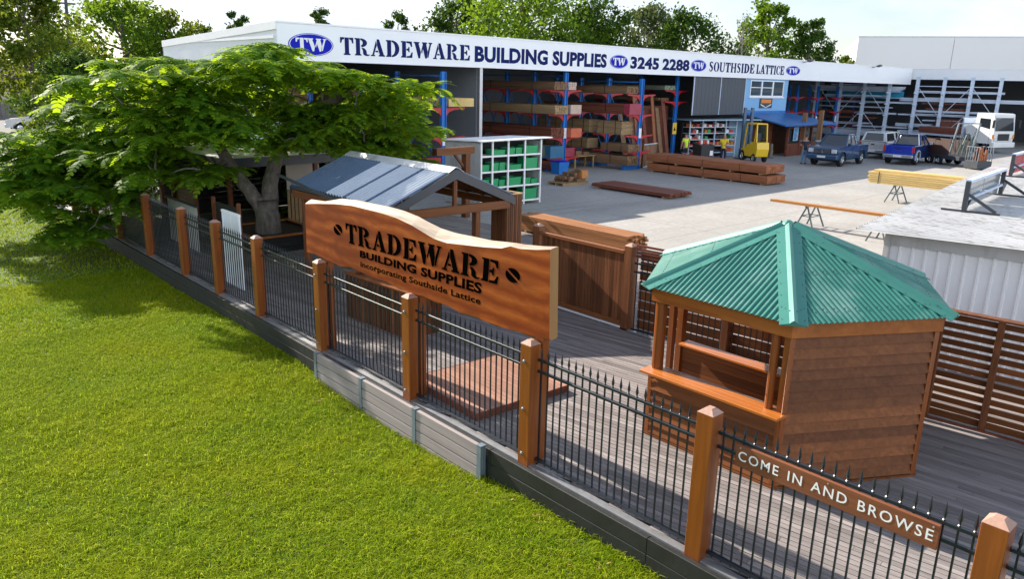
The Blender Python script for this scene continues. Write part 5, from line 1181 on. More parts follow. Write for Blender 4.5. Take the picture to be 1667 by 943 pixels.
def pickup(label, loc, rz, col, canopy=False, group='pickups parked by the galvanised rack', bullbar=False, tail=None):
    t = thing('pickup_truck', label, 'pickup', loc, rz, group); W = .93; r_ = .40
    P_ = carpaint('paint_'+col[0], col[1]); T_ = carpaint('paint_'+tail[0], tail[1]) if tail else P_
    prof = side_prof(-2.62, 2.62, 1.68, -1.62, r_, .42, [(2.66, .62), (2.62, .98), (2.45, 1.10), (1.15, 1.21), (-.68, 1.21), (-.70, .78), (-2.62, .78)])
    b = MB(); b.prism(prof, lambda a, c_, d: (a, d, c_), -W, W); b.build('body', P_, t, bevel=.045, seg=2)
    b = MB()
    for s_ in (-1, 1): b.box(-2.60, min(s_*W, s_*(W-.09)), .782, -.72, max(s_*W, s_*(W-.09)), 1.22)
    b.box(-.79, -W+.092, .782, -.722, W-.092, 1.22); b.build('tray_side', P_, t, bevel=.02)
    b = MB(); b.box(-2.64, -W+.095, .60, -2.57, W-.095, 1.2); tg = b.build('tailgate', T_, t, bevel=.02)
    b = MB(); b.box(-2.655, -.12, .98, -2.641, .12, 1.06); b.build('handle', BLACK, tg)
    # cabin
    cb = [(1.18, -.84, 1.19), (1.18, .84, 1.19), (-.70, .84, 1.19), (-.70, -.84, 1.19)]; ct = [(.42, -.66, 1.80), (.42, .66, 1.80), (-.52, .66, 1.80), (-.52, -.66, 1.80)]
    b = MB(); loft(b, cb, ct); cab = b.build('cabin_glass', GLASS, t)
    b = MB(); b.box(-.56, -.70, 1.795, .46, .70, 1.86); b.build('roof', P_, t, bevel=.03, seg=2)
    b = MB()
    for s_ in (-1, 1):
        b = MB()
        for q_ in ((0, 3) if s_ < 0 else (1, 2)): b.bar(Vector(cb[q_])*1.0, Vector(ct[q_]), .09, .07, (0, 1, 0))
        b.bar((.16, s_*.845, 1.2), (.02, s_*.665, 1.8), .08, .05, (0, 1, 0)); b.bar((1.2, s_*.845, 1.2), (-.7, s_*.845, 1.2), .05, .06); b.build('pillar', P_, t)
    b = MB()
    for x in (.16, -.66):
        for s_ in (-1, 1): b.box(x-.006, min(s_*W, s_*(W+.004)), .52, x+.006, max(s_*W, s_*(W+.004)), 1.19)
    b.build('door_gap', BLACK, t)
    b = MB()
    for s_ in (-1, 1):
        b.box(.02, min(s_*(W+.001), s_*(W+.03)), 1.02, .14, max(s_*(W+.001), s_*(W+.03)), 1.06)
    b.build('door_handle', BLACK, t)
    for s_ in (-1, 1):
        b = MB(); b.obox((.98, s_*(W+.09), 1.27), (.06, 0, 0), (0, .11, 0), (0, 0, .09)); b.build('wing_mirror', P_ if s_ > 0 else CHROME, t, bevel=.02)
        b = MB(); b.box(2.58, min(s_*.55, s_*.88), .80, 2.672, max(s_*.55, s_*.88), 1.03); b.build('headlight', LAMPW, t, bevel=.02)
        b = MB(); b.box(-2.66, min(s_*.80, s_*.925), .80, -2.56, max(s_*.80, s_*.925), 1.16); b.build('tail_light', LAMPR, t, bevel=.01)
    b = MB(); b.box(2.60, -.53, .78, 2.69, .53, 1.02); g_ = b.build('grille', BLACK, t); b = MB()
    for i in range(4): b.box(2.691, -.51, .80+i*.055, 2.70, .51, .82+i*.055)
    b.box(2.691, -.03, .79, 2.703, .03, 1.01); b.build('grille_bars', CHROME, g_)
    b = MB(); b.box(2.5, -.94, .42, 2.76, .94, .70); b.build('front_bumper', P_, t, bevel=.06, seg=2)
    b = MB(); b.box(2.762, -.26, .52, 2.772, .26, .64); b.build('number_plate', PLATE, t)
    b = MB(); b.box(-2.78, -.90, .46, -2.60, .90, .66); b.build('rear_bumper', CHROME, t, bevel=.03); b = MB(); b.box(-2.792, -.25, .50, -2.782, .25, .62); b.build('number_plate', PLATE, t)
    for x in (1.68, -1.62):
        for s_ in (-1, 1):
            b = MB(); pts = [(q[0], s_*(W+.012), q[1]) for q in arch(x, r_+.12, r_, 10, 190, -10)]
            for i in range(10): b.bar(pts[i], pts[i+1], .05, .075, (0, 1, 0))
            b.build('wheel_arch_flare', GALV if bullbar else P_, t)
    b = MB(); b.box(-2.4, -.6, .3, 2.4, .6, .5); b.build('chassis', BLACK, t)
    for x in (1.68, -1.62):
        for s_ in (-1, 1): wheel(t, x, s_*.80, r_, .27, s_)
    if bullbar:
        b = MB(); b.tube([(-.86, -.72, 1.2), (-.84, -.6, 1.88), (-.84, .6, 1.88), (-.86, .72, 1.2)], .035, 8); b.build('sports_bar', CHROME, t)
    if canopy:
        b = MB(); loft(b, [(-.72, -.88, 1.22), (-.72, .88, 1.22), (-2.6, .88, 1.22), (-2.6, -.88, 1.22)], [(-.62, -.70, 1.88), (-.62, .70, 1.88), (-2.38, .70, 1.86), (-2.38, -.70, 1.86)]); b.build('canopy', P_, t, bevel=.04, seg=2)
        b = MB(); sl_ = Vector((.22, 0, .64)); 
        b.add([(-2.612, -.66, 1.30), (-2.612, .66, 1.30), (-2.43, .56, 1.80), (-2.43, -.56, 1.80)], [(0,1,2,3)]); b.build('rear_window', GLASS, t)
        for s_ in (-1, 1):
            b = MB(); b.add([(-.95, s_*.888, 1.30), (-2.35, s_*.888, 1.30), (-2.25, s_*.735, 1.78), (-.95, s_*.735, 1.78)], [(0,1,2,3)]); b.build('side_window', GLASS, t)
    return t
SCV = 1.08
def put(t, s_=SCV): t.scale = s_ if isinstance(s_, tuple) else (s_,)*3; return t
put(pickup('dark steel blue pickup parked nose out with its headlights towards the yard', (47.0, 20.95, -.01), R(183), ('steel_blue', (.026, .075, .16))), (1.0, 1.12, 1.14))
put(pickup('silver pickup with canopy, seen from behind between the two blue pickups', (56.6, 21.7, -.01), R(4), ('silver', (.52, .55, .56)), True), 1.08)
put(pickup('blue pickup with grey wheel flares and roll bar, tailgate towards the yard', (53.25, 18.55, -.01), R(6), ('deep_blue', (.010, .045, .20)), False, bullbar=True, tail=('bright_blue', (.006, .035, .42))), (1.03, 1.12, 1.12))

# white truck
tk = thing('white_truck', 'white cab truck with tray parked at the right edge of the yard', 'truck', (71.4, 18.9, -.01), R(-112))
TW_ = paint('truck_white', (.76, .76, .74), .35, 0, .05, 1, 0, .4)
cabp = [(-1.35, 1.0), (-.45, 1.0)]+[]
b = MB(); b.prism([(-1.2, 1.35), (-.80, 1.35), (-.55, .72), (1.15, .72), (1.22, 1.5), (1.02, 2.98), (.8, 3.05), (-.45, 3.05), (-.5, 2.2), (-1.3, 1.95)], lambda a, c_, d: (a, d, c_), -1.12, 1.12); b.build('cab', TW_, tk, bevel=.07, seg=2)
b = MB(); b.add([(1.235, -.98, 1.72), (1.235, .98, 1.72), (1.075, .92, 2.78), (1.075, -.92, 2.78)], [(0,1,2,3)]); b.build('windscreen', GLASS, tk); b = MB(); b.box(1.215, -.6, .98, 1.245, .6, 1.5); b.build('grille', BLACK, tk); b = MB(); b.box(1.425, -.28, .58, 1.432, .28, .72); b.build('number_plate', PLATE, tk); b = MB(); b.box(1.05, -1.0, 2.72, 1.10, 1.0, 2.84); b.build('sun_visor', TW_, tk)
for s_ in (-1, 1):
    b = MB(); b.add([(-.12, s_*1.128, 2.02), (.86, s_*1.128, 1.84), (.80, s_*1.128, 2.62), (-.12, s_*1.128, 2.66)], [(0,1,2,3)] if s_ < 0 else [(3,2,1,0)]); b.build('side_window', GLASS, tk)
    b = MB(); b.box(1.16, min(s_*1.0, s_*1.14), 1.12, 1.235, max(s_*1.0, s_*1.14), 1.44); b.build('indicator', AMBER, tk)
    b = MB(); b.box(1.2, min(s_*.62, s_*.95), .95, 1.25, max(s_*.62, s_*.95), 1.2); b.build('headlight', LAMPW, tk, bevel=.02)
    b = MB(); b.bar((1.1, s_*1.15, 2.5), (1.35, s_*1.4, 2.55), .04, .04); b.box(1.3, min(s_*1.3, s_*1.5), 1.95, 1.36, max(s_*1.3, s_*1.5), 2.55); b.build('mirror', BLACK, tk)
b = MB(); b.box(1.05, -1.16, .45, 1.42, 1.16, .86); b.build('bumper', TW_, tk, bevel=.06, seg=2)
b = MB()
for x in (.62, .64): pass
b.box(-.32, -1.126, .80, -.30, -1.1215, 1.9); b.box(.88, -1.126, .80, .90, -1.1215, 1.68); b.build('door_gap', BLACK, tk)
b = MB(); b.box(-6.2, -.45, .72, 1.0, .45, 1.0); b.build('chassis', BLACK, tk)
b = MB(); b.box(-6.4, -1.2, 1.02, -1.5, 1.2, 1.16); b.box(-1.62, -1.15, 1.161, -1.5, 1.15, 2.6); b.build('tray', GALV, tk)
b = MB(); boards_stack(b, 4.2, 1.8, .5, 6, 4, 77, .1, along='x'); o_ = b.build('load', MERB, tk, (-6.0, -.9, 1.17))
for x, s_ in ((-.95, 1), (-.95, -1), (-4.9, 1), (-4.9, -1)): wheel(tk, x, s_*.92, .52, .32, s_)
tk.scale = (1.12,)*3
# trailer with brown load and A-frame of garden junk
a0 = Vector((55.3, 17.9)); a1 = Vector((52.9, 14.0)); ad = (a1-a0).normalized(); al = math.atan2(ad.y, ad.x); L_ = (a1-a0).length
tr = thing('flat_trailer', 'dark flat trailer with brown side panels parked behind the blue pickup', 'trailer', (a0.x+.6, a0.y+.3, -.01), al)
b = MB(); b.box(-.2, -.9, .45, L_*.94, .9, .72); b.build('deck', CHAR, tr, bevel=.01)
b = MB(); b.box(-.1, -.88, .722, L_*.36, -.82, 1.78); b.box(L_*.365, -.88, .722, L_*.70, -.82, 1.72); b.box(-.1, .82, .722, L_*.70, .88, 1.75); b.box(-.1, -.815, .722, -.04, .815, 1.75); b.build('side_panel', paint('dark_brown_panel', (.055, .026, .018), .6, 0, .25, 2), tr)
b = MB(); b.bar((L_*.70, -.86, .72), (L_*.80, -.86, 3.0), .1, .08); b.bar((L_*.70, .86, .72), (L_*.80, .86, 3.0), .1, .08); b.bar((L_*.80, -.86, 3.0), (L_*.80, .86, 3.0), .1, .08); b.build('ramp_frame', GALVU, tr)
for x in (1.3, 2.2):
    for s_ in (-1, 1): wheel(tr, x, s_*.8, .33, .2, s_)
rj = random.Random(4)
t = thing('scrap_rack', 'tangled steel frames and rods piled on the trailer end', 'scrap', (53.4, 15.0, .72), al)
b = MB()
for i in range(30):
    p = Vector((rj.uniform(-.5, .5), rj.uniform(-.5, .5), rj.uniform(0, .4))); q = p+Vector((rj.uniform(-.4, .4), rj.uniform(-.4, .4), rj.uniform(.8, 1.6))); b.bar(p, q, .04, .04)
b.build('rods', GALVD, t)
t = thing('wire_crate', 'wire sided crate of brown offcuts standing at the end of the trailer', 'crate', (52.75, 13.75, .0), al)
b = MB(); b.box(-.62, -.55, .06, .62, .55, .58); b.build('base', CHAR, t, bevel=.02)
b = MB()
for i in range(6): 
    for s_ in (-1, 1): b.box(-.6+i*.23, s_*.54-.015, .585, -.57+i*.23, s_*.54+.015, 1.5)
for s_ in (-1, 1): b.box(-.62, s_*.54-.02, 1.5, .62, s_*.54+.02, 1.54)
b.build('cage', GALVU, t); b = MB()
for i in range(12): x = rj.uniform(-.5, .4); y = rj.uniform(-.4, .3); b.box(x, y, .585, x+.12, y+.12, rj.uniform(1.0, 1.6))
b.build('offcuts', REDWOOD, t)
b = MB()
for s_ in (-1, 1): b.box(.5, s_*.4-.05, 0, .6, s_*.4+.05, .058); b.box(-.6, s_*.4-.05, 0, -.5, s_*.4+.05, .058)
b.build('foot', CHAR, t)

# forklift
o = onz(1206, 263); fk = thing('forklift', 'yellow forklift with tall dark mast in front of the hardware hut', 'forklift', (o[0]+.9, o[1]-.3, -.01), R(66)); fk.scale = (.86, .84, 1.18)
YEL = paint('forklift_yellow', (.82, .52, .012), .4, 0, .08, 2, 0, .3)
b = MB(); b.prism([(-1.25, .35), (.75, .35), (.85, .75), (.25, .8), (.1, 1.05), (-.35, 1.05), (-.45, 1.2), (-1.3, 1.2), (-1.38, .8)], lambda a, c_, d: (a, d, c_), -.58, .58); b.build('body', YEL, fk, bevel=.05, seg=2)
b = MB()
for s_ in (-1, 1):
    b.bar((.62, s_*.5, .75), (.38, s_*.48, 2.25), .09, .09, (0, 1, 0)); b.bar((-1.1, s_*.5, 1.15), (-.95, s_*.48, 2.25), .09, .09, (0, 1, 0)); b.bar((.42, s_*.48, 2.25), (-.98, s_*.48, 2.25), .09, .09)
for i in range(5): b.bar((.4-i*.33, -.48, 2.26), (.4-i*.33, .48, 2.26), .07, .06)
b.build('overhead_guard', YEL, fk)
b = MB(); b.box(-.6, -.28, 1.06, -.1, .28, 1.2); b.box(-.72, -.28, 1.2, -.58, .28, 1.75); b.build('seat', BLACK, fk, bevel=.03)
b = MB(); b.box(-1.0, -.475, 1.22, .4, -.465, 2.2); b.build('side_screen', glass('fork_glass', (.05, .06, .05), .1), fk)
b = MB(); b.box(-.5, -.585, .62, -.1, -.5805, .82); b.build('sticker', TEXTW, fk)
FKD = paint('mast_steel', (.09, .15, .24), .5, .3, .2, 4)
b = MB()
for y in (-.42, -.30, .30, .42): b.box(.98, y-.06, .12, 1.16, y+.06, 3.15)
for z in (.5, 1.6, 2.9): b.box(1.0, -.45, z, 1.1, .45, z+.12)
b.build('mast', FKD, fk)
b = MB(); b.box(1.17, -.5, .15, 1.24, .5, .7); b.build('carriage', FKD, fk)
for s_ in (-1, 1):
    b = MB(); b.box(1.245, s_*.28-.06, .06, 2.2, s_*.28+.06, .11); b.box(1.245, s_*.28-.06, .115, 1.29, s_*.28+.06, .7); b.build('fork', BLACK, fk)
for x, r_ in ((.62, .34), (-.95, .27)):
    for s_ in (-1, 1): wheel(fk, x, s_*.52, r_, .2, s_)

# far left car park
for k, (x, y, rz, c) in enumerate(((9.2, 79, 15, ('far_white', (.62, .63, .64))), (14.2, 86, 20, ('far_silver', (.40, .43, .47))), (19.5, 92, 15, ('far_blue', (.10, .16, .26))))):
    put(pickup(('white van like utility parked farthest left beyond the tree', 'silver utility parked beyond the tree, middle of three', 'blue grey utility parked beyond the tree, nearest the big tree crown')[k], (x, y, -.40), R(rz+150), c, True, 'utilities parked beyond the tree'), 1.1)

# ================================================================== PEOPLE
SKIN = paint('skin', (.42, .22, .15), .6, 0, .1, 8); HAIR = paint('hair_dark', (.03, .02, .015), .7, 0, .2, 20)
def person(label, loc, rz, shirt, legs, skinlegs=False, arms='down', hat=None):
    t = thing('person', label, 'person', loc, rz)
    J = {'pel': (0,0,.95), 'sp': (0,0,1.15), 'ch': (0,0,1.36), 'nk': (.01,0,1.50), 'hd': (.02,0,1.60), 'tp': (.02,0,1.74)}
    ar = {'down': ((0,.20,1.42),(.02,.27,1.14),(.08,.27,.90)), 'front': ((0,.20,1.42),(.02,.28,1.16),(.26,.12,1.12)), 'hips': ((0,.20,1.42),(-.05,.36,1.20),(.08,.2,1.02))}[arms]
    def skin(name, vs, es, rad, m, root=0, lvl=2):
        me = bpy.data.meshes.new(name); me.from_pydata(vs, es, []); o = bpy.data.objects.new(name, me); COL.objects.link(o); o.parent = t
        md = o.modifiers.new('Skin', 'SKIN'); 
        for i, r_ in enumerate(rad): me.skin_vertices[0].data[i].radius = (r_, r_*(.78 if name == 'shirt' else 1))
        me.skin_vertices[0].data[root].use_root = True
        sb = o.modifiers.new('Sub', 'SUBSURF'); sb.levels = lvl; sb.render_levels = lvl
        me.materials.append(m); return o
    def ensure(me): 
        if not me.skin_vertices: pass
    # body: one continuous figure
    vs = [J['pel'], J['sp'], J['ch'], J['nk'], J['hd'], J['tp']]; es = [(i, i+1) for i in range(5)]; rd = [.145, .135, .155, .055, .098, .075]
    for s_ in (1, -1):
        b_ = len(vs); vs += [(x, s_*y, z) for x, y, z in ar]+[(ar[2][0]+.07*(1 if arms == 'front' else .3), s_*(ar[2][1]-.0), ar[2][2]-(.1 if arms != 'front' else 0))]; es += [(2, b_), (b_, b_+1), (b_+1, b_+2), (b_+2, b_+3)]; rd += [.065, .048, .036, .03]
        b_ = len(vs); vs += [(0, s_*.095, .88), (.015, s_*.105, .50), (-.01, s_*.11, .09), (.14, s_*.125, .04)]; es += [(0, b_), (b_, b_+1), (b_+1, b_+2), (b_+2, b_+3)]; rd += [.088, .062, .043, .036]
    me_name = 'body'
    skin('body', vs, es, rd, SKIN)
    # clothes follow the body
    vs = [(0,0,.84), J['sp'], (0,0,1.38), (.005,0,1.47)]; es = [(0,1),(1,2),(2,3)]; rd = [.175, .168, .180, .075]
    for s_ in (1, -1):
        b_ = len(vs); m_ = (Vector(ar[0])+Vector(ar[1]))/2; m_ = Vector(ar[0]).lerp(Vector(ar[1]), .75); vs += [(ar[0][0], s_*ar[0][1], ar[0][2]), (m_.x, s_*m_.y, m_.z)]; es += [(2, b_), (b_, b_+1)]; rd += [.082, .066]
    skin('shirt', vs, es, rd, shirt)
    vs = [(0,0,.98), (0,0,.90)]; es = [(0,1)]; rd = [.155, .15]; zl = .52 if skinlegs else .10
    for s_ in (1, -1):
        b_ = len(vs); vs += [(0, s_*.095, .86), (.015, s_*.105, max(.5, zl))]; es += [(1, b_), (b_, b_+1)]; rd += [.105, .082]
        if not skinlegs: vs += [(-.01, s_*.11, .10)]; es += [(b_+1, b_+2)]; rd += [.066]
    skin('shorts' if skinlegs else 'trousers', vs, es, rd, legs)
    vs = [(-.01, 0, 1.66), (0, 0, 1.73)]; skin('hat' if hat else 'hair', vs, [(0, 1)], [.105, .085], hat or HAIR)
    for s_ in (1, -1):
        b = MB(); b.box(-.09, s_*.115-.05, 0, .19, s_*.115+.05, .085); b.build('shoe', BLACK, t, bevel=.02)
    b = MB(); b.box(.105, .025, 1.625, .118, .045, 1.64); b.box(.105, -.045, 1.625, .118, -.025, 1.64); b.build('eye', BLACK, t); b = MB(); b.box(.10, -.012, 1.585, .135, .012, 1.62); b.build('nose', SKIN, t)
    return t
HIV = paint('hi_vis_yellow', (.62, .85, .02), .6, 0, .1, 6); NAVYC = paint('navy_cloth', (.012, .018, .045), .8, 0, .2, 8); JEAN = paint('pale_jeans', (.13, .27, .45), .8, 0, .2, 8); DNAVY = paint('dark_navy_polo', (.015, .02, .05), .8, 0, .2, 8)
HVY = paint('hi_vis_orange_yellow', (.85, .62, .01), .6, 0, .1, 6)
o = onz(1113.5, 255); person('person in a bright yellow green shirt and navy shorts with back turned, by the blue post', 'person', R(60), HIV, NAVYC, True) if False else None
def person_at(u, v, rz, label, *a, sc=1.1, **k):
    o = onz(u, v); t = person(label, (o[0], o[1], -.01), R(rz), *a, **k); t.scale = (sc,)*3; return t
person_at(1114, 263, 70, 'person in a bright yellow green shirt and navy shorts standing beside the blue post', HIV, NAVYC, skinlegs=True, arms='down')
person_at(1176, 264, 200, 'person in a golden yellow work shirt and dark trousers left of the forklift mast', HVY, NAVYC, arms='front')
person_at(1307.5, 266.5, 40, 'person in a dark navy polo and pale jeans standing beside the parked dark pickup', DNAVY, JEAN, arms='front', hat=paint('dark_red_cap', (.10, .02, .02), .8))
# dark figure behind the trunk: standing shop mannequin style goods are left as a wrapped umbrella
um = thing('folded_umbrella', 'dark blue folded garden umbrella standing just right of the tree trunk', 'umbrella', (4.35, 17.3, .02))
b = MB(); b.lathe([(0, .25), (.20, .3), (.17, .8), (.12, 1.4), (.05, 1.8), (.02, 1.85), (.02, 2.0), (0, 2.0)], (0, 0, 0), 'z', 10); b.build('canopy', paint('umbrella_navy', (.01, .05, .10), .7, 0, .3, 4), um)
b = MB(); b.lathe([(0, 0), (.25, 0), (.25, .06), (.03, .08), (.02, .3)], (0, 0, 0), 'z', 14); b.build('stand', CHAR, um)
# ================================================================== VEGETATION
def np_mesh(name, V, F4, m, parent=None, loc=(0, 0, 0), smooth=False):
    """V (n,3) float, F4 (k,4) int"""
    me = bpy.data.meshes.new(name); n, k = len(V), len(F4); w_ = F4.shape[1]
    me.vertices.add(n); me.vertices.foreach_set('co', np.asarray(V, np.float32).ravel()); me.loops.add(k*w_); me.loops.foreach_set('vertex_index', np.asarray(F4, np.int32).ravel())
    me.polygons.add(k); me.polygons.foreach_set('loop_start', np.arange(0, k*w_, w_, dtype=np.int32))
    try: me.polygons.foreach_set('loop_total', np.full(k, w_, np.int32))
    except Exception: pass
    me.materials.append(m); me.update(calc_edges=True); me.validate()
    o = bpy.data.objects.new(name, me); COL.objects.link(o); o.location = loc
    if parent: o.parent = parent
    return o
def unit(v): return v/np.maximum(np.linalg.norm(v, axis=-1, keepdims=True), 1e-9)
# ---- grass blades on the lawn, longer and coarser close by
rg_ = np.random.default_rng(12)
def lawn_zn(x, y):
    dip = np.exp(-((y-5.5)/2.6)**2)*.14*np.exp(-((x+.5)/1.8)**2); return -.46-dip+.03*np.sin(x*.9+1)*np.sin(y*.7)
def blades(n, x0, x1, y0, y1, h0, h1, w0, seed):
    g = np.random.default_rng(seed); x = g.uniform(x0, x1, n); y = g.uniform(y0, y1, n)
    # clump: pull blades towards tuft centres
    ntf = max(10, n//9); ti = g.integers(0, ntf, n); tx = g.uniform(x0, x1, ntf)[ti]; ty = g.uniform(y0, y1, ntf)[ti]; k = g.uniform(0, 1, n) < .5; x = np.where(k, tx+g.normal(0, .035, n), x); y = np.where(k, ty+g.normal(0, .035, n), y)
    x = np.minimum(x, -.09); 
    z = lawn_zn(x, y)-.005; a = g.uniform(0, 2*np.pi, n); patch = .84+.26*(.5+.5*np.sin(x*2.1+1.3*np.sin(y*1.7))*np.sin(y*2.6+.8*np.sin(x*2.3)))
    h = g.uniform(h0, h1, n)*patch; ln = g.uniform(.5, 1.5, n)*h; w = w0*g.uniform(.7, 1.3, n)
    d = np.stack([np.cos(a), np.sin(a), 0*a], 1); s = np.stack([-np.sin(a), np.cos(a), 0*a], 1)*w[:, None]/2; B = np.stack([x, y, z], 1); up = np.array([0, 0, 1.])
    M1 = B+d*(ln*.30)[:, None]+up*(h*.72)[:, None]; T1 = B+d*ln[:, None]+up*(h*(1-.25*np.clip(ln/h-.6, 0, 1)))[:, None]
    V = np.stack([B-s, B+s, M1+s*.8, M1-s*.8, T1+s*.12, T1-s*.12], 1).reshape(-1, 3); i = np.arange(n)*6
    Fq = np.concatenate([np.stack([i, i+1, i+2, i+3], 1), np.stack([i+3, i+2, i+4, i+5], 1)]); return V, Fq
parts = [blades(250000, -7.2, -.02, .2, 9.5, .035, .09, .0078, 1), blades(30000, -7.2, -.02, .2, 10, .085, .16, .0085, 7), blades(130000, -8.5, -.02, 9.3, 14, .035, .092, .0095, 2), blades(80000, -9., -.02, 13.5, 19, .038, .095, .0125, 4), blades(50000, -9.5, -.02, 18, 36, .04, .09, .02, 3)]
Vs, Fs, off = [], [], 0
for V, Fq in parts: Vs.append(V); Fs.append(Fq+off); off += len(V)
m, nt, b = new_mat('grass_blade')
c = ramp(nt, island(nt), [(0, (.115, .210, .008)), (.5, (.215, .325, .011)), (.88, (.335, .42, .017)), (1, (.52, .46, .10))])
pn = noise(nt, coords(nt), .45, 5, .6); c = mixc(nt, ramp(nt, pn, [(.36, (0,0,0)), (.66, (.8,)*3)]), c, (.36, .39, .013))
nt.links.new(c, b.inputs['Base Color']); b.inputs['Roughness'].default_value = .7; b.inputs['Specular IOR Level'].default_value = .04
tr_ = nd(nt, 'ShaderNodeBsdfTranslucent'); nt.links.new(mixc(nt, .5, c, (.34, .46, .02)), tr_.inputs[0]); mx = nd(nt, 'ShaderNodeMixShader', _Fac=.45); nt.links.new(b.outputs[0], mx.inputs[1]); nt.links.new(tr_.outputs[0], mx.inputs[2]); nt.links.new(mx.outputs[0], nt.nodes['Material Output'].inputs[0])
gr_ = np_mesh('grass', np.concatenate(Vs), np.concatenate(Fs), m); gr_['kind'] = 'stuff'

# ---- fallen leaves and clippings lying in the grass
g_ = np.random.default_rng(4); n_ = 420; x = np.concatenate([g_.uniform(-6.5, -.3, 220), -.25-np.abs(g_.normal(0, .35, 200))]); y = g_.uniform(.6, 18, n_); z = lawn_zn(x, y)+g_.uniform(.03, .07, n_); a_ = g_.uniform(0, 6.28, n_); L_ = g_.uniform(.015, .04, n_)
d_ = np.stack([np.cos(a_), np.sin(a_), g_.uniform(-.4, .4, n_)], 1)*L_[:, None]; s_2 = np.stack([-np.sin(a_), np.cos(a_), g_.uniform(-.3, .3, n_)], 1)*(L_*.45)[:, None]; B_ = np.stack([x, y, z], 1)
mm, nt, b = new_mat('dry_leaf'); nt.links.new(ramp(nt, island(nt), [(0, (.13, .06, .02)), (.6, (.30, .17, .05)), (1, (.50, .40, .08))]), b.inputs['Base Color']); b.inputs['Roughness'].default_value = .8
i_ = np.arange(n_)*4; np_mesh('leaf_litter', np.stack([B_-d_, B_+s_2, B_+d_, B_-s_2], 1).reshape(-1, 3), np.stack([i_, i_+1, i_+2, i_+3], 1), mm)['kind'] = 'stuff'
# ---- bark
m, nt, b = new_mat('bark'); v = coords(nt, (1, 1, .35)); n_ = noise(nt, v, 9, 8, .7)
c = ramp(nt, n_, [(.3, (.075, .060, .048)), (.55, (.17, .145, .12)), (.75, (.30, .275, .24))]); nt.links.new(c, b.inputs['Base Color']); b.inputs['Roughness'].default_value = .9; bumpn(nt, b, n_, .8, .03); BARKM = m
PALEB = paint('pale_gum_bark', (.34, .30, .25), .85, 0, .3, 2, .3)

# ---- the big feathery tree
ft = thing('feathery_shade_tree', 'big spreading feathery leaved shade tree with forked grey trunk overhanging the street fence', 'tree', (3.3, 17.9, 0))
TB = np.array((3.3, 17.9, .4)); rt = np.random.default_rng(33)
tips = []      # pad centres with outward direction
limbs = MB()
def limb(pts, r0, r1, n=10):
    pts = [np.array(p, float) for p in pts]; P_ = []
    for i in range(len(pts)-1):
        for t_ in np.linspace(0, 1, 5)[:-1]: P_.append(pts[i]*(1-t_)+pts[i+1]*t_)
    P_.append(pts[-1]); P_ = np.array(P_)
    for _ in range(2): P_[1:-1] = (P_[:-2]+2*P_[1:-1]+P_[2:])/4
    P_[1:-1] += rt.normal(0, .02, P_[1:-1].shape); k = len(P_); limbs.tube(P_, [r0+(r1-r0)*(i/(k-1))**.8 for i in range(k)], n); return P_
tk0 = MB()
# flared trunk base then the fork
limb([(0, 0, -.1), (0, 0, .25), (.02, .03, .8), (.05, .06, 1.45)], .46, .33, 16)
fk1 = [(.04, .05, 1.0), (.28, .25, 1.9), (.75, .45, 2.9), (1.5, .1, 3.9), (2.3, -.9, 4.6)]          # right limb
fk2 = [(.03, .06, .95), (-.35, .35, 1.7), (-.75, .75, 2.5), (-1.0, 1.3, 3.4), (-1.4, 2.0, 4.2)]     # left limb
limb(fk1, .29, .13, 12); limb(fk2, .25, .11, 12)
CX, CY, RX, RY = .1, 1.6, 6.1, 8.6
def dome(x, y):
    """height of the umbrella crown over a point (relative to the tree)"""
    r2 = (x/6.8)**2+(y/(8.6 if y > 0 else 7.5))**2; return 5.55-2.2*r2-.55*r2*r2
starts = [np.array(fk1[2]), np.array(fk1[3]), np.array(fk1[4]), np.array(fk2[2]), np.array(fk2[3]), np.array(fk2[4]), np.array((.4, .3, 2.2))]
cand = []
for rr, n_ in ((.14, 5), (.33, 11), (.52, 17), (.70, 23), (.86, 27), (.97, 30)):
    for k in range(n_):
        a = 2*np.pi*(k+rt.uniform(-.3, .3))/n_+rr*7; r_ = rr+rt.uniform(-.05, .05); cand.append((CX+RX*r_*np.cos(a), CY+RY*r_*np.sin(a), r_))
cand = [q for q in cand if .743*q[0]-.67*q[1] < 4.3]
for (x, y, r_) in cand:
    if y < -5.0 or (y < -3.2 and x < 2.5 and r_ > .5) or (y < 0. and x < -3.4) or (y < 3.2 and x < -4.2): continue
    z = dome(x, y)+rt.uniform(-.4, .3)
    if r_ > .75 and y > -2.5: tips.append((np.array((x*.98, y*.98, z-rt.uniform(.6, 1.2))), .85))
    tips.append((np.array((x, y, z)), 1.))
    if rt.random() < .5 and r_ < .8 and y > -2.0: tips.append((np.array((x+rt.uniform(-.6, .6), y+rt.uniform(-.6, .6), z-rt.uniform(.8, 1.5))), .85))
# low skirt sweeping down over the fence and the lawn edge on the left
for k in range(32):
    y = rt.uniform(1.6, 8.8); x = rt.uniform(-6.1, -3.0); z = rt.uniform(1.2, 2.8)-.05*(y-4)
    tips.append((np.array((x, y, z)), .85))
for k in range(7): tips.append((np.array((-4.6+rt.uniform(-.5, .6), 2.4+rt.uniform(-.6, 1.0), rt.uniform(.4, 1.1))), .7))
# fuller pads low on the street side so the crown reads in layers
for k in range(34):
    y = rt.uniform(-.5, 8.); x = rt.uniform(-4.6, -1.2); tips.append((np.array((x if y > 2.6 else max(x, -3.0), y, rt.uniform(2.3, 4.1)-.10*max(0, y-3))), .85))
for k in range(16): tips.append((np.array((rt.uniform(-2.2, 1.8), rt.uniform(-1.8, 1.2), rt.uniform(3.2, 4.6))), .85))
for k in range(12): tips.append((np.array((rt.uniform(1.0, 3.6), rt.uniform(-2.4, -.6), rt.uniform(3.0, 4.3))), .85))
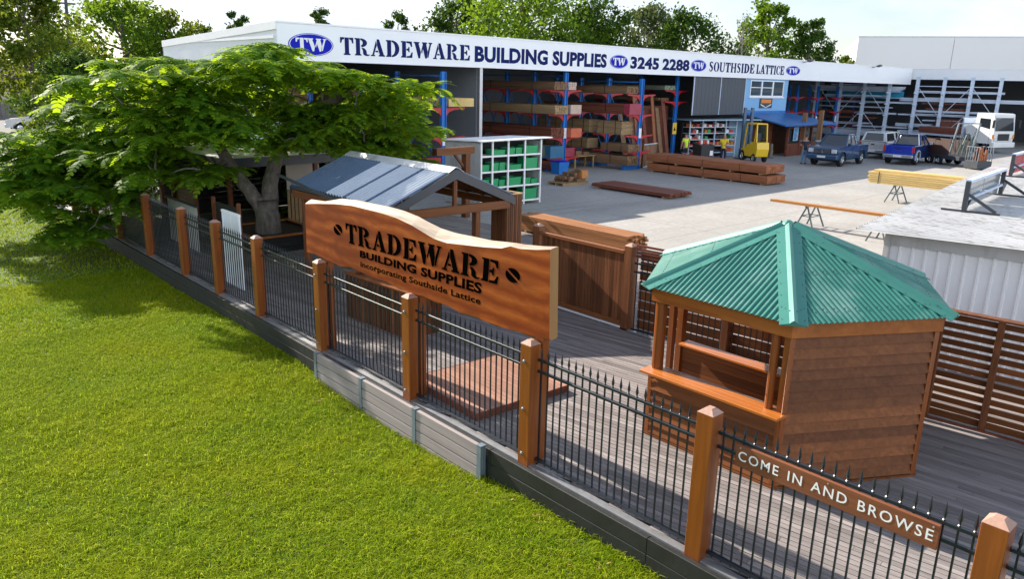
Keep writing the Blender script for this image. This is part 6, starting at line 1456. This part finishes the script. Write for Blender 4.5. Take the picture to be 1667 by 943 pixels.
# every twig leaves the nearest branch already grown
nodes = [np.array(q) for q in (fk1[1:]+fk2[1:])]; nodes += [(nodes[i]+nodes[i+1])/2 for i in (1, 2, 5, 6)]
for p, sc in sorted(tips, key=lambda q: np.linalg.norm(q[0]-np.array((0, 0, 2.6)))):
    N = np.array(nodes); d_ = np.linalg.norm(N-p, axis=1)+.7*np.maximum(0, N[:, 2]-p[2])+.25*np.maximum(0, np.linalg.norm(N-np.array((0, 0, 2.6)), axis=1)-np.linalg.norm(p-np.array((0, 0, 2.6))))*4
    s0 = N[int(np.argmin(d_))]; L_ = np.linalg.norm(p-s0); far = np.linalg.norm(s0-np.array((0, 0, 2.6))); mid = (s0+p)/2+np.array((0, 0, .10+.05*L_)); r0 = max(.014, .075-.011*far)
    limb([s0, mid, p], r0, .010, 5); nodes += [mid, p]
limbs.build('trunk', BARKM, ft, smooth=True)
# fronds: each rosette throws 8-11 feathery leaves; every leaf is a rachis of paired pinnae
def fronds(tips, seed, per=(7, 11), rosettes=10, LR=(.46, .80)):
    g = np.random.default_rng(seed); C_, D_, Sd, L_, Dr = [], [], [], [], []
    for p, sc in tips:
        rad = 1.05*sc
        for q in range(rosettes):
            a = g.uniform(0, 2*np.pi); r_ = rad*math.sqrt(g.uniform(0, 1)); c_ = p+np.array((r_*math.cos(a), r_*math.sin(a), .16-.22*(r_/rad)**2+g.uniform(-.12, .1)))
            n_ = int(g.integers(*per)); tilt = g.uniform(-.12, .25)
            aa = g.uniform(0, 6.3)+2*np.pi*np.arange(n_)/n_+g.uniform(-.25, .25, n_); el = tilt+g.uniform(-.2, .3, n_)
            L = g.uniform(LR[0], LR[1], n_)*sc
            C_.append(np.repeat(c_[None], n_, 0)); D_.append(np.stack([np.cos(aa)*np.cos(el), np.sin(aa)*np.cos(el), np.sin(el)], 1)); Sd.append(np.stack([-np.sin(aa), np.cos(aa), 0*aa], 1)); L_.append(L); Dr.append(g.uniform(.25, .6, n_)*L)
    C_, D_, Sd, L_, Dr = (np.concatenate(q) for q in (C_, D_, Sd, L_, Dr)); L1 = L_[:, None]; up = np.array((0, 0, 1.)); V = []; m_ = 7
    for j in range(m_):
        t0, t1 = (j+.12)/m_, (j+1.0)/m_
        c0 = C_+D_*L1*t0-up*(Dr*t0*t0)[:, None]; c1 = C_+D_*L1*t1-up*(Dr*t1*t1)[:, None]; wj = L1*.235*math.sin(math.pi*(.14+.80*(t0+t1)/2))**.6
        for s_ in (1, -1):
            tip = Sd*s_*wj+D_*wj*.35-up*wj*.30; V.append(np.stack([c0, c0+(c1-c0)*.96, c0+(c1-c0)*.78+tip, c0+(c1-c0)*.14+tip*.9], 1))
    V = np.stack(V, 1).reshape(-1, 3); i = np.arange(len(V)//4)*4; return V, np.stack([i, i+1, i+2, i+3], 1)
FEATH = leafmat('feathery_leaf', (.038, .130, .022), (.115, .255, .020), (.29, .42, .020), .58, .5)
# one colour per frond is carried by per-leaf islands: keep every pinna close in tone with noise
V, Fq = fronds(tips, 5)
np_mesh('crown', V, Fq, FEATH, ft)

# ---- trees made of leaf clumps
def tree(name, label, loc, h, rx, mat_leaf, seed, trunk=.25, base=.32, n=5000, leaf=.34, lobes=14, cat='tree', bark=None, flat=1., group=None, sparse=0., lean=0.):
    g = np.random.default_rng(seed); t = thing(name, label, cat, loc, 0, group); b = MB(); top = h*base
    tr = [(0, 0, -.8), (lean*.1*h, 0, top*.6), (lean*.3*h+g.uniform(-.03, .03)*h, g.uniform(-.03, .03)*h, h*.62), (lean*.5*h, 0, h*.88)]
    b.tube(tr, [trunk, trunk*.8, trunk*.45, trunk*.12], 8)
    L_ = []
    for k in range(lobes):
        a = 2.4*k+g.uniform(-.4, .4); zz = base+(1-base)*((k+.5)/lobes)**.9; prof = math.sin(math.pi*min(1, max(.08, (zz-base)/(1-base)*.80+.16)))**.75
        r_ = rx*prof*g.uniform(.45, .85); c_ = np.array((r_*math.cos(a)+lean*zz*h*.45, r_*math.sin(a), h*zz*.95)); L_.append((c_, rx*g.uniform(.30, .48)*(1 if zz < .85 else .7)))
        f0 = Vector(tr[1]).lerp(Vector(tr[3]), max(0, min(.95, (zz-.15)/.85*.85))); m_ = (np.array(f0)+c_)/2+np.array((0, 0, -.04*h)); b.tube([f0, m_, c_], [trunk*.30, trunk*.2, trunk*.05], 5)
    b.build('trunk', bark or BARKM, t, smooth=True)
    V = []; per = n//lobes
    for c_, r_ in L_:
        k = int(per*(1-sparse)); cl = c_+unit(g.normal(0, 1, (16, 3)))*r_*g.uniform(.35, 1., (16, 1))*np.array((1, 1, .72*flat)); ci = g.integers(0, 16, k); q = cl[ci]+g.normal(0, r_*.20, (k, 3))
        nrm = unit(g.normal(0, 1, (k, 3))+unit(q-c_)*.7+np.array((0, 0, .55))); ax = unit(np.cross(nrm, g.normal(0, 1, (k, 3)))); ay = np.cross(nrm, ax); s_ = leaf*g.uniform(.6, 1.25, (k, 1))
        V.append(np.stack([q-ax*s_*.5, q+ay*s_*.30-nrm*s_*.06, q+ax*s_*.5, q-ay*s_*.30-nrm*s_*.06], 1).reshape(-1, 3))
    V = np.concatenate(V); i = np.arange(len(V)//4)*4; np_mesh('crown', V, np.stack([i, i+1, i+2, i+3], 1), mat_leaf, t)
    return t
LM = leafmat('mid_green_leaf', (.040, .100, .012), (.085, .175, .018), (.16, .26, .028), .45)
LD = leafmat('dark_green_leaf', (.020, .055, .012), (.042, .098, .018), (.080, .145, .026), .3)
LY = leafmat('yellow_green_leaf', (.060, .105, .012), (.110, .170, .022), (.185, .235, .035), .35)
LG = leafmat('grey_green_leaf', (.050, .080, .035), (.085, .120, .055), (.130, .170, .080), .28)
def tp(u, dist, vtop, zg=-.7):
    P_ = at(u, vtop, dist); return (P_[0], P_[1], zg), P_[2]-zg
def bgtree(name, label, u, vtop, dist, wpx, m, seed, **k):
    (x, y, z), h = tp(u, dist, vtop); return tree(name, label, (x, y, z), h, wpx/2*dist/FPX, m, seed, **k)
bg = 'trees behind the warehouse'
bgtree('broad_tree', 'huge dense dark green tree above the middle of the warehouse roof, widest there', 850, -40, 92, 330, LM, 101, n=15000, lobes=26, leaf=.55, base=.2, trunk=.6, group=bg)
bgtree('broad_tree', 'loose dark tree standing against the left flank of the huge tree', 745, -10, 98, 150, LD, 102, n=7500, lobes=16, leaf=.5, base=.25, trunk=.4, group=bg)
bgtree('broad_tree', 'bright topped green tree right of the huge tree over the word supplies', 965, -4, 96, 190, LD, 103, n=9500, lobes=22, leaf=.48, base=.25, trunk=.4, group=bg)
bgtree('gum_tree', 'thin grey green gum tree with pale branches over the phone number', 1062, 4, 100, 150, LG, 104, n=6500, lobes=22, leaf=.5, base=.35, trunk=.35, bark=PALEB, group=bg)
bgtree('broad_tree', 'round dark green tree falling away to the right above the lattice lettering', 1122, 15, 94, 170, LD, 105, n=8500, lobes=18, leaf=.48, base=.25, trunk=.35, group=bg)
bgtree('shrub', 'low yellow green bush peeping over the warehouse roof', 1175, 80, 88, 60, LY, 106, n=1400, lobes=8, leaf=.4, base=.4, trunk=.15, cat='shrub')
bgtree('bare_tree', 'almost bare dead looking grey tree left of the tall green pair', 1213, 10, 92, 60, LG, 107, n=420, lobes=22, leaf=.3, base=.3, trunk=.3, bark=PALEB)
bgtree('tall_tree', 'tall bushy green tree right of the bare tree, the taller of the pair', 1258, -6, 94, 120, LM, 108, n=7500, lobes=20, leaf=.45, base=.3, trunk=.4)
bgtree('round_tree', 'rounded green tree left of the concrete warehouse, the shorter of the pair', 1325, 26, 94, 100, LD, 109, n=6000, lobes=16, leaf=.45, base=.3, trunk=.35)
bgtree('shrub', 'small clump of green trees touching the left end of the concrete warehouse', 1376, 84, 100, 60, LY, 110, n=1800, lobes=9, leaf=.42, base=.3, trunk=.2, cat='shrub')
bgtree('pine_tree', 'small dark conical tree just above the left end of the fascia', 519, 4, 96, 70, LD, 111, n=3400, lobes=14, leaf=.42, base=.35, trunk=.25)
bgtree('gum_tree', 'small open crowned tree above the stencil lettering on the fascia', 648, 12, 98, 72, LD, 112, n=2600, lobes=12, leaf=.42, base=.45, trunk=.25)
bgtree('gum_tree', 'little open tree left of the fascia end, alone against the sky', 384, 10, 100, 60, LD, 113, n=2200, lobes=10, leaf=.42, base=.5, trunk=.22)
bl_ = 'trees at the left beyond the shade tree'
bgtree('broad_tree', 'large bright green tree beyond the shade tree, right of the street pole', 190, -12, 78, 220, LM, 120, n=11000, lobes=24, leaf=.46, base=.15, trunk=.45, group=bl_)
bgtree('broad_tree', 'yellowish green tree sloping down to the warehouse side wall', 275, 18, 82, 140, LY, 121, n=6000, lobes=16, leaf=.44, base=.2, trunk=.3, group=bl_)
bgtree('broad_tree', 'low olive tree just left of the warehouse side wall', 335, 38, 90, 90, LD, 122, n=3500, lobes=12, leaf=.44, base=.25, trunk=.3, group=bl_)
bgtree('weeping_tree', 'tall loose weeping tree cut by the left edge of the picture', 28, -40, 62, 190, LY, 123, n=9000, lobes=22, leaf=.44, base=.3, trunk=.3, group=bl_)
bgtree('broad_tree', 'soft yellow green tree low behind the left shrubs', 75, 62, 72, 150, LY, 124, n=5000, lobes=14, leaf=.42, base=.15, trunk=.25, group=bl_)
bgtree('round_shrub', 'dark glossy rounded shrub tree left of the shade tree crown', 112, 82, 46, 150, LD, 125, n=9000, lobes=22, leaf=.24, base=.22, trunk=.2, cat='shrub')
bgtree('round_shrub', 'olive light green shrub in front of the far left fence', 52, 112, 52, 60, LY, 126, n=2500, lobes=10, leaf=.24, base=.2, trunk=.12, cat='shrub')
for k, (u, vt, d, w_) in enumerate(((450, 60, 120, 160), (580, 70, 122, 160), (700, 60, 120, 160), (1000, 70, 118, 260), (1160, 90, 118, 160))): pass
bgtree('shrub', 'bright lime green shrub by the shelter behind the trunk', 478, 236, 27, 62, LY, 130, n=2600, lobes=10, leaf=.13, base=.15, trunk=.06, cat='shrub')
bgtree('shrub', 'dark shrub between the lime shrub and the hut', 560, 225, 30, 70, LD, 131, n=2200, lobes=10, leaf=.16, base=.15, trunk=.06, cat='shrub')

# far left fence, pale shed and pole
o = onz(0, 186, -.4); fl = thing('grey_paling_fence', 'weathered grey paling fence along the back of the far left car park', 'fence', (10, 104, -.4), R(12))
b = MB()
for i in range(170): b.box(-18+i*.25, 0, 0, -18+i*.25+.235, .03, 2.1+.03*math.sin(i*7.3))
b.build('palings', paint('grey_paling', (.22, .205, .19), .85, 0, .25, 1, 0, 0, .2), fl)
vn = thing('pale_shed', 'pale grey garden shed behind the cars at the far left', 'shed', (17.5, 99, -.4), R(12)); b = MB(); b.box(-3, -1.5, 0, 3, 1.5, 2.5); b.build('wall', paint('pale_grey_wall', (.46, .50, .55), .6), vn); b = MB(); b.prism([(-1.7, 2.45), (0, 2.9), (1.7, 2.45), (1.7, 2.52), (0, 2.98), (-1.7, 2.52)], lambda a, c_, d: (d, a, c_), -3.2, 3.2); b.build('roof', ZINC, vn)
hh = thing('house', 'cream house wall and roof showing through the far left trees', 'house', (7, 118, -.4), R(12)); b = MB(); b.box(-7, -4, 0, 7, 4, 4.6); b.build('wall', paint('cream_wall', (.60, .50, .42), .7), hh); b = MB(); b.prism([(-4.6, 4.5), (0, 7.), (4.6, 4.5), (4.6, 4.65), (0, 7.15), (-4.6, 4.65)], lambda a, c_, d: (d, a, c_), -7.5, 7.5); b.build('roof', paint('roof_tile', (.30, .20, .16), .8), hh)
P_ = at(113, 70, 70); po = thing('street_pole', 'thin dark leaning pole against the sky at the upper left', 'pole', (P_[0], P_[1], -.6)); q_ = at(106, -10, 70); b = MB(); b.tube([(0, 0, 0), (0, 0, P_[2]+.6), (q_[0]-P_[0], q_[1]-P_[1], q_[2]+.6)], [.18, .16, .13], 8); b.build('shaft', CHAR, po); b = MB(); b.box(-.9, -.06, P_[2]+4.0, .9, .06, P_[2]+4.15); b.build('crossarm', CHAR, po)
# ================================================================== LIGHT, SKY, CAMERA
SUN_EL, SUN_AZ = R(30.), R(-7.)      # azimuth measured from +Y towards +X: slightly to the lawn side
sd_ = Vector((math.sin(SUN_AZ)*math.cos(SUN_EL), math.cos(SUN_AZ)*math.cos(SUN_EL), math.sin(SUN_EL)))
lt = bpy.data.lights.new('sun', 'SUN'); lt.energy = 4.9; lt.angle = R(.53); lt.color = (1., .915, .80)
so_ = bpy.data.objects.new('sun', lt); COL.objects.link(so_); so_.rotation_euler = (-sd_).to_track_quat('-Z', 'Y').to_euler(); so_.location = (0, 0, 60)
W = bpy.data.worlds.new('World'); S.world = W; W.use_nodes = True; nt = W.node_tree; bgn = nt.nodes['Background']
sky = nd(nt, 'ShaderNodeTexSky', sky_type='NISHITA', sun_disc=False); sky.sun_elevation = SUN_EL; sky.sun_rotation = SUN_AZ; sky.air_density = 1.; sky.dust_density = 1.2; sky.ozone_density = 1.
tc = nd(nt, 'ShaderNodeTexCoord'); mp = nd(nt, 'ShaderNodeMapping'); mp.inputs['Scale'].default_value = (1, 1, 2.6); nt.links.new(tc.outputs['Generated'], mp.inputs[0])
n1 = noise(nt, mp.outputs[0], 3.1, 9, .58, .25)
f1 = ramp(nt, n1, [(.36, (.30,)*3), (.56, (1,1,1))])
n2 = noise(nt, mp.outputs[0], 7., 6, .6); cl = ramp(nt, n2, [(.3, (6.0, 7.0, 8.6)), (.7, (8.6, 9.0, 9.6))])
sx = nd(nt, 'ShaderNodeSeparateXYZ'); nt.links.new(tc.outputs['Generated'], sx.inputs[0])
hi = nd(nt, 'ShaderNodeMapRange'); hi.inputs[1].default_value = .30; hi.inputs[2].default_value = .75; hi.inputs[3].default_value = 1.; hi.inputs[4].default_value = .12; nt.links.new(sx.outputs[2], hi.inputs[0])   # cloud bank low in the sky, open blue overhead
f2 = nd(nt, 'ShaderNodeMath', operation='MULTIPLY'); nt.links.new(f1, f2.inputs[0]); nt.links.new(hi.outputs[0], f2.inputs[1])
bk_ = nd(nt, 'ShaderNodeMapRange'); bk_.inputs[1].default_value = .1; bk_.inputs[2].default_value = -.8; bk_.inputs[3].default_value = .74; bk_.inputs[4].default_value = 1.7; nt.links.new(sx.outputs[1], bk_.inputs[0])   # extra bright unseen clouds behind the camera, added to light walls facing it
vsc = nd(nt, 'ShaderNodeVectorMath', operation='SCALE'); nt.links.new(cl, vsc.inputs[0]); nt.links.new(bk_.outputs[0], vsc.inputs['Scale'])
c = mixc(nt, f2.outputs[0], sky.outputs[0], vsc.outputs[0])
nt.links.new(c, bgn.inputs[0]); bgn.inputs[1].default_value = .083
cam = bpy.data.cameras.new('camera'); co = bpy.data.objects.new('camera', cam); COL.objects.link(co); S.camera = co
cam.sensor_fit = 'HORIZONTAL'; cam.sensor_width = 36; cam.lens = FPX/IW*36; cam.clip_end = 3000; cam.clip_start = .1
M = Matrix(((_rr[0], _uu[0], -_fw[0], CAM[0]), (_rr[1], _uu[1], -_fw[1], CAM[1]), (_rr[2], _uu[2], -_fw[2], CAM[2]), (0, 0, 0, 1))); co.matrix_world = M
# a thing that is a single mesh needs no empty above it
bpy.context.view_layer.update()
for o in [q for q in S.objects if q.type == 'EMPTY' and q.parent is None and len(q.children) == 1 and not q.children[0].children]:
    c = o.children[0]; mw = c.matrix_world.copy(); pr_ = {k: o[k] for k in ('label', 'category', 'group') if k in o}; nm = o.name.split('.')[0]; bpy.data.objects.remove(o); c.parent = None; c.matrix_world = mw; c.name = nm
    for k, v in pr_.items(): c[k] = v
S.render.engine = 'CYCLES'; S.cycles.max_bounces = 6; S.cycles.transparent_max_bounces = 6
vs_ = S.view_settings; vs_.view_transform = 'Standard'; vs_.look = 'None'; vs_.gamma = 1; vs_.exposure = 1.2; vs_.use_curve_mapping = False
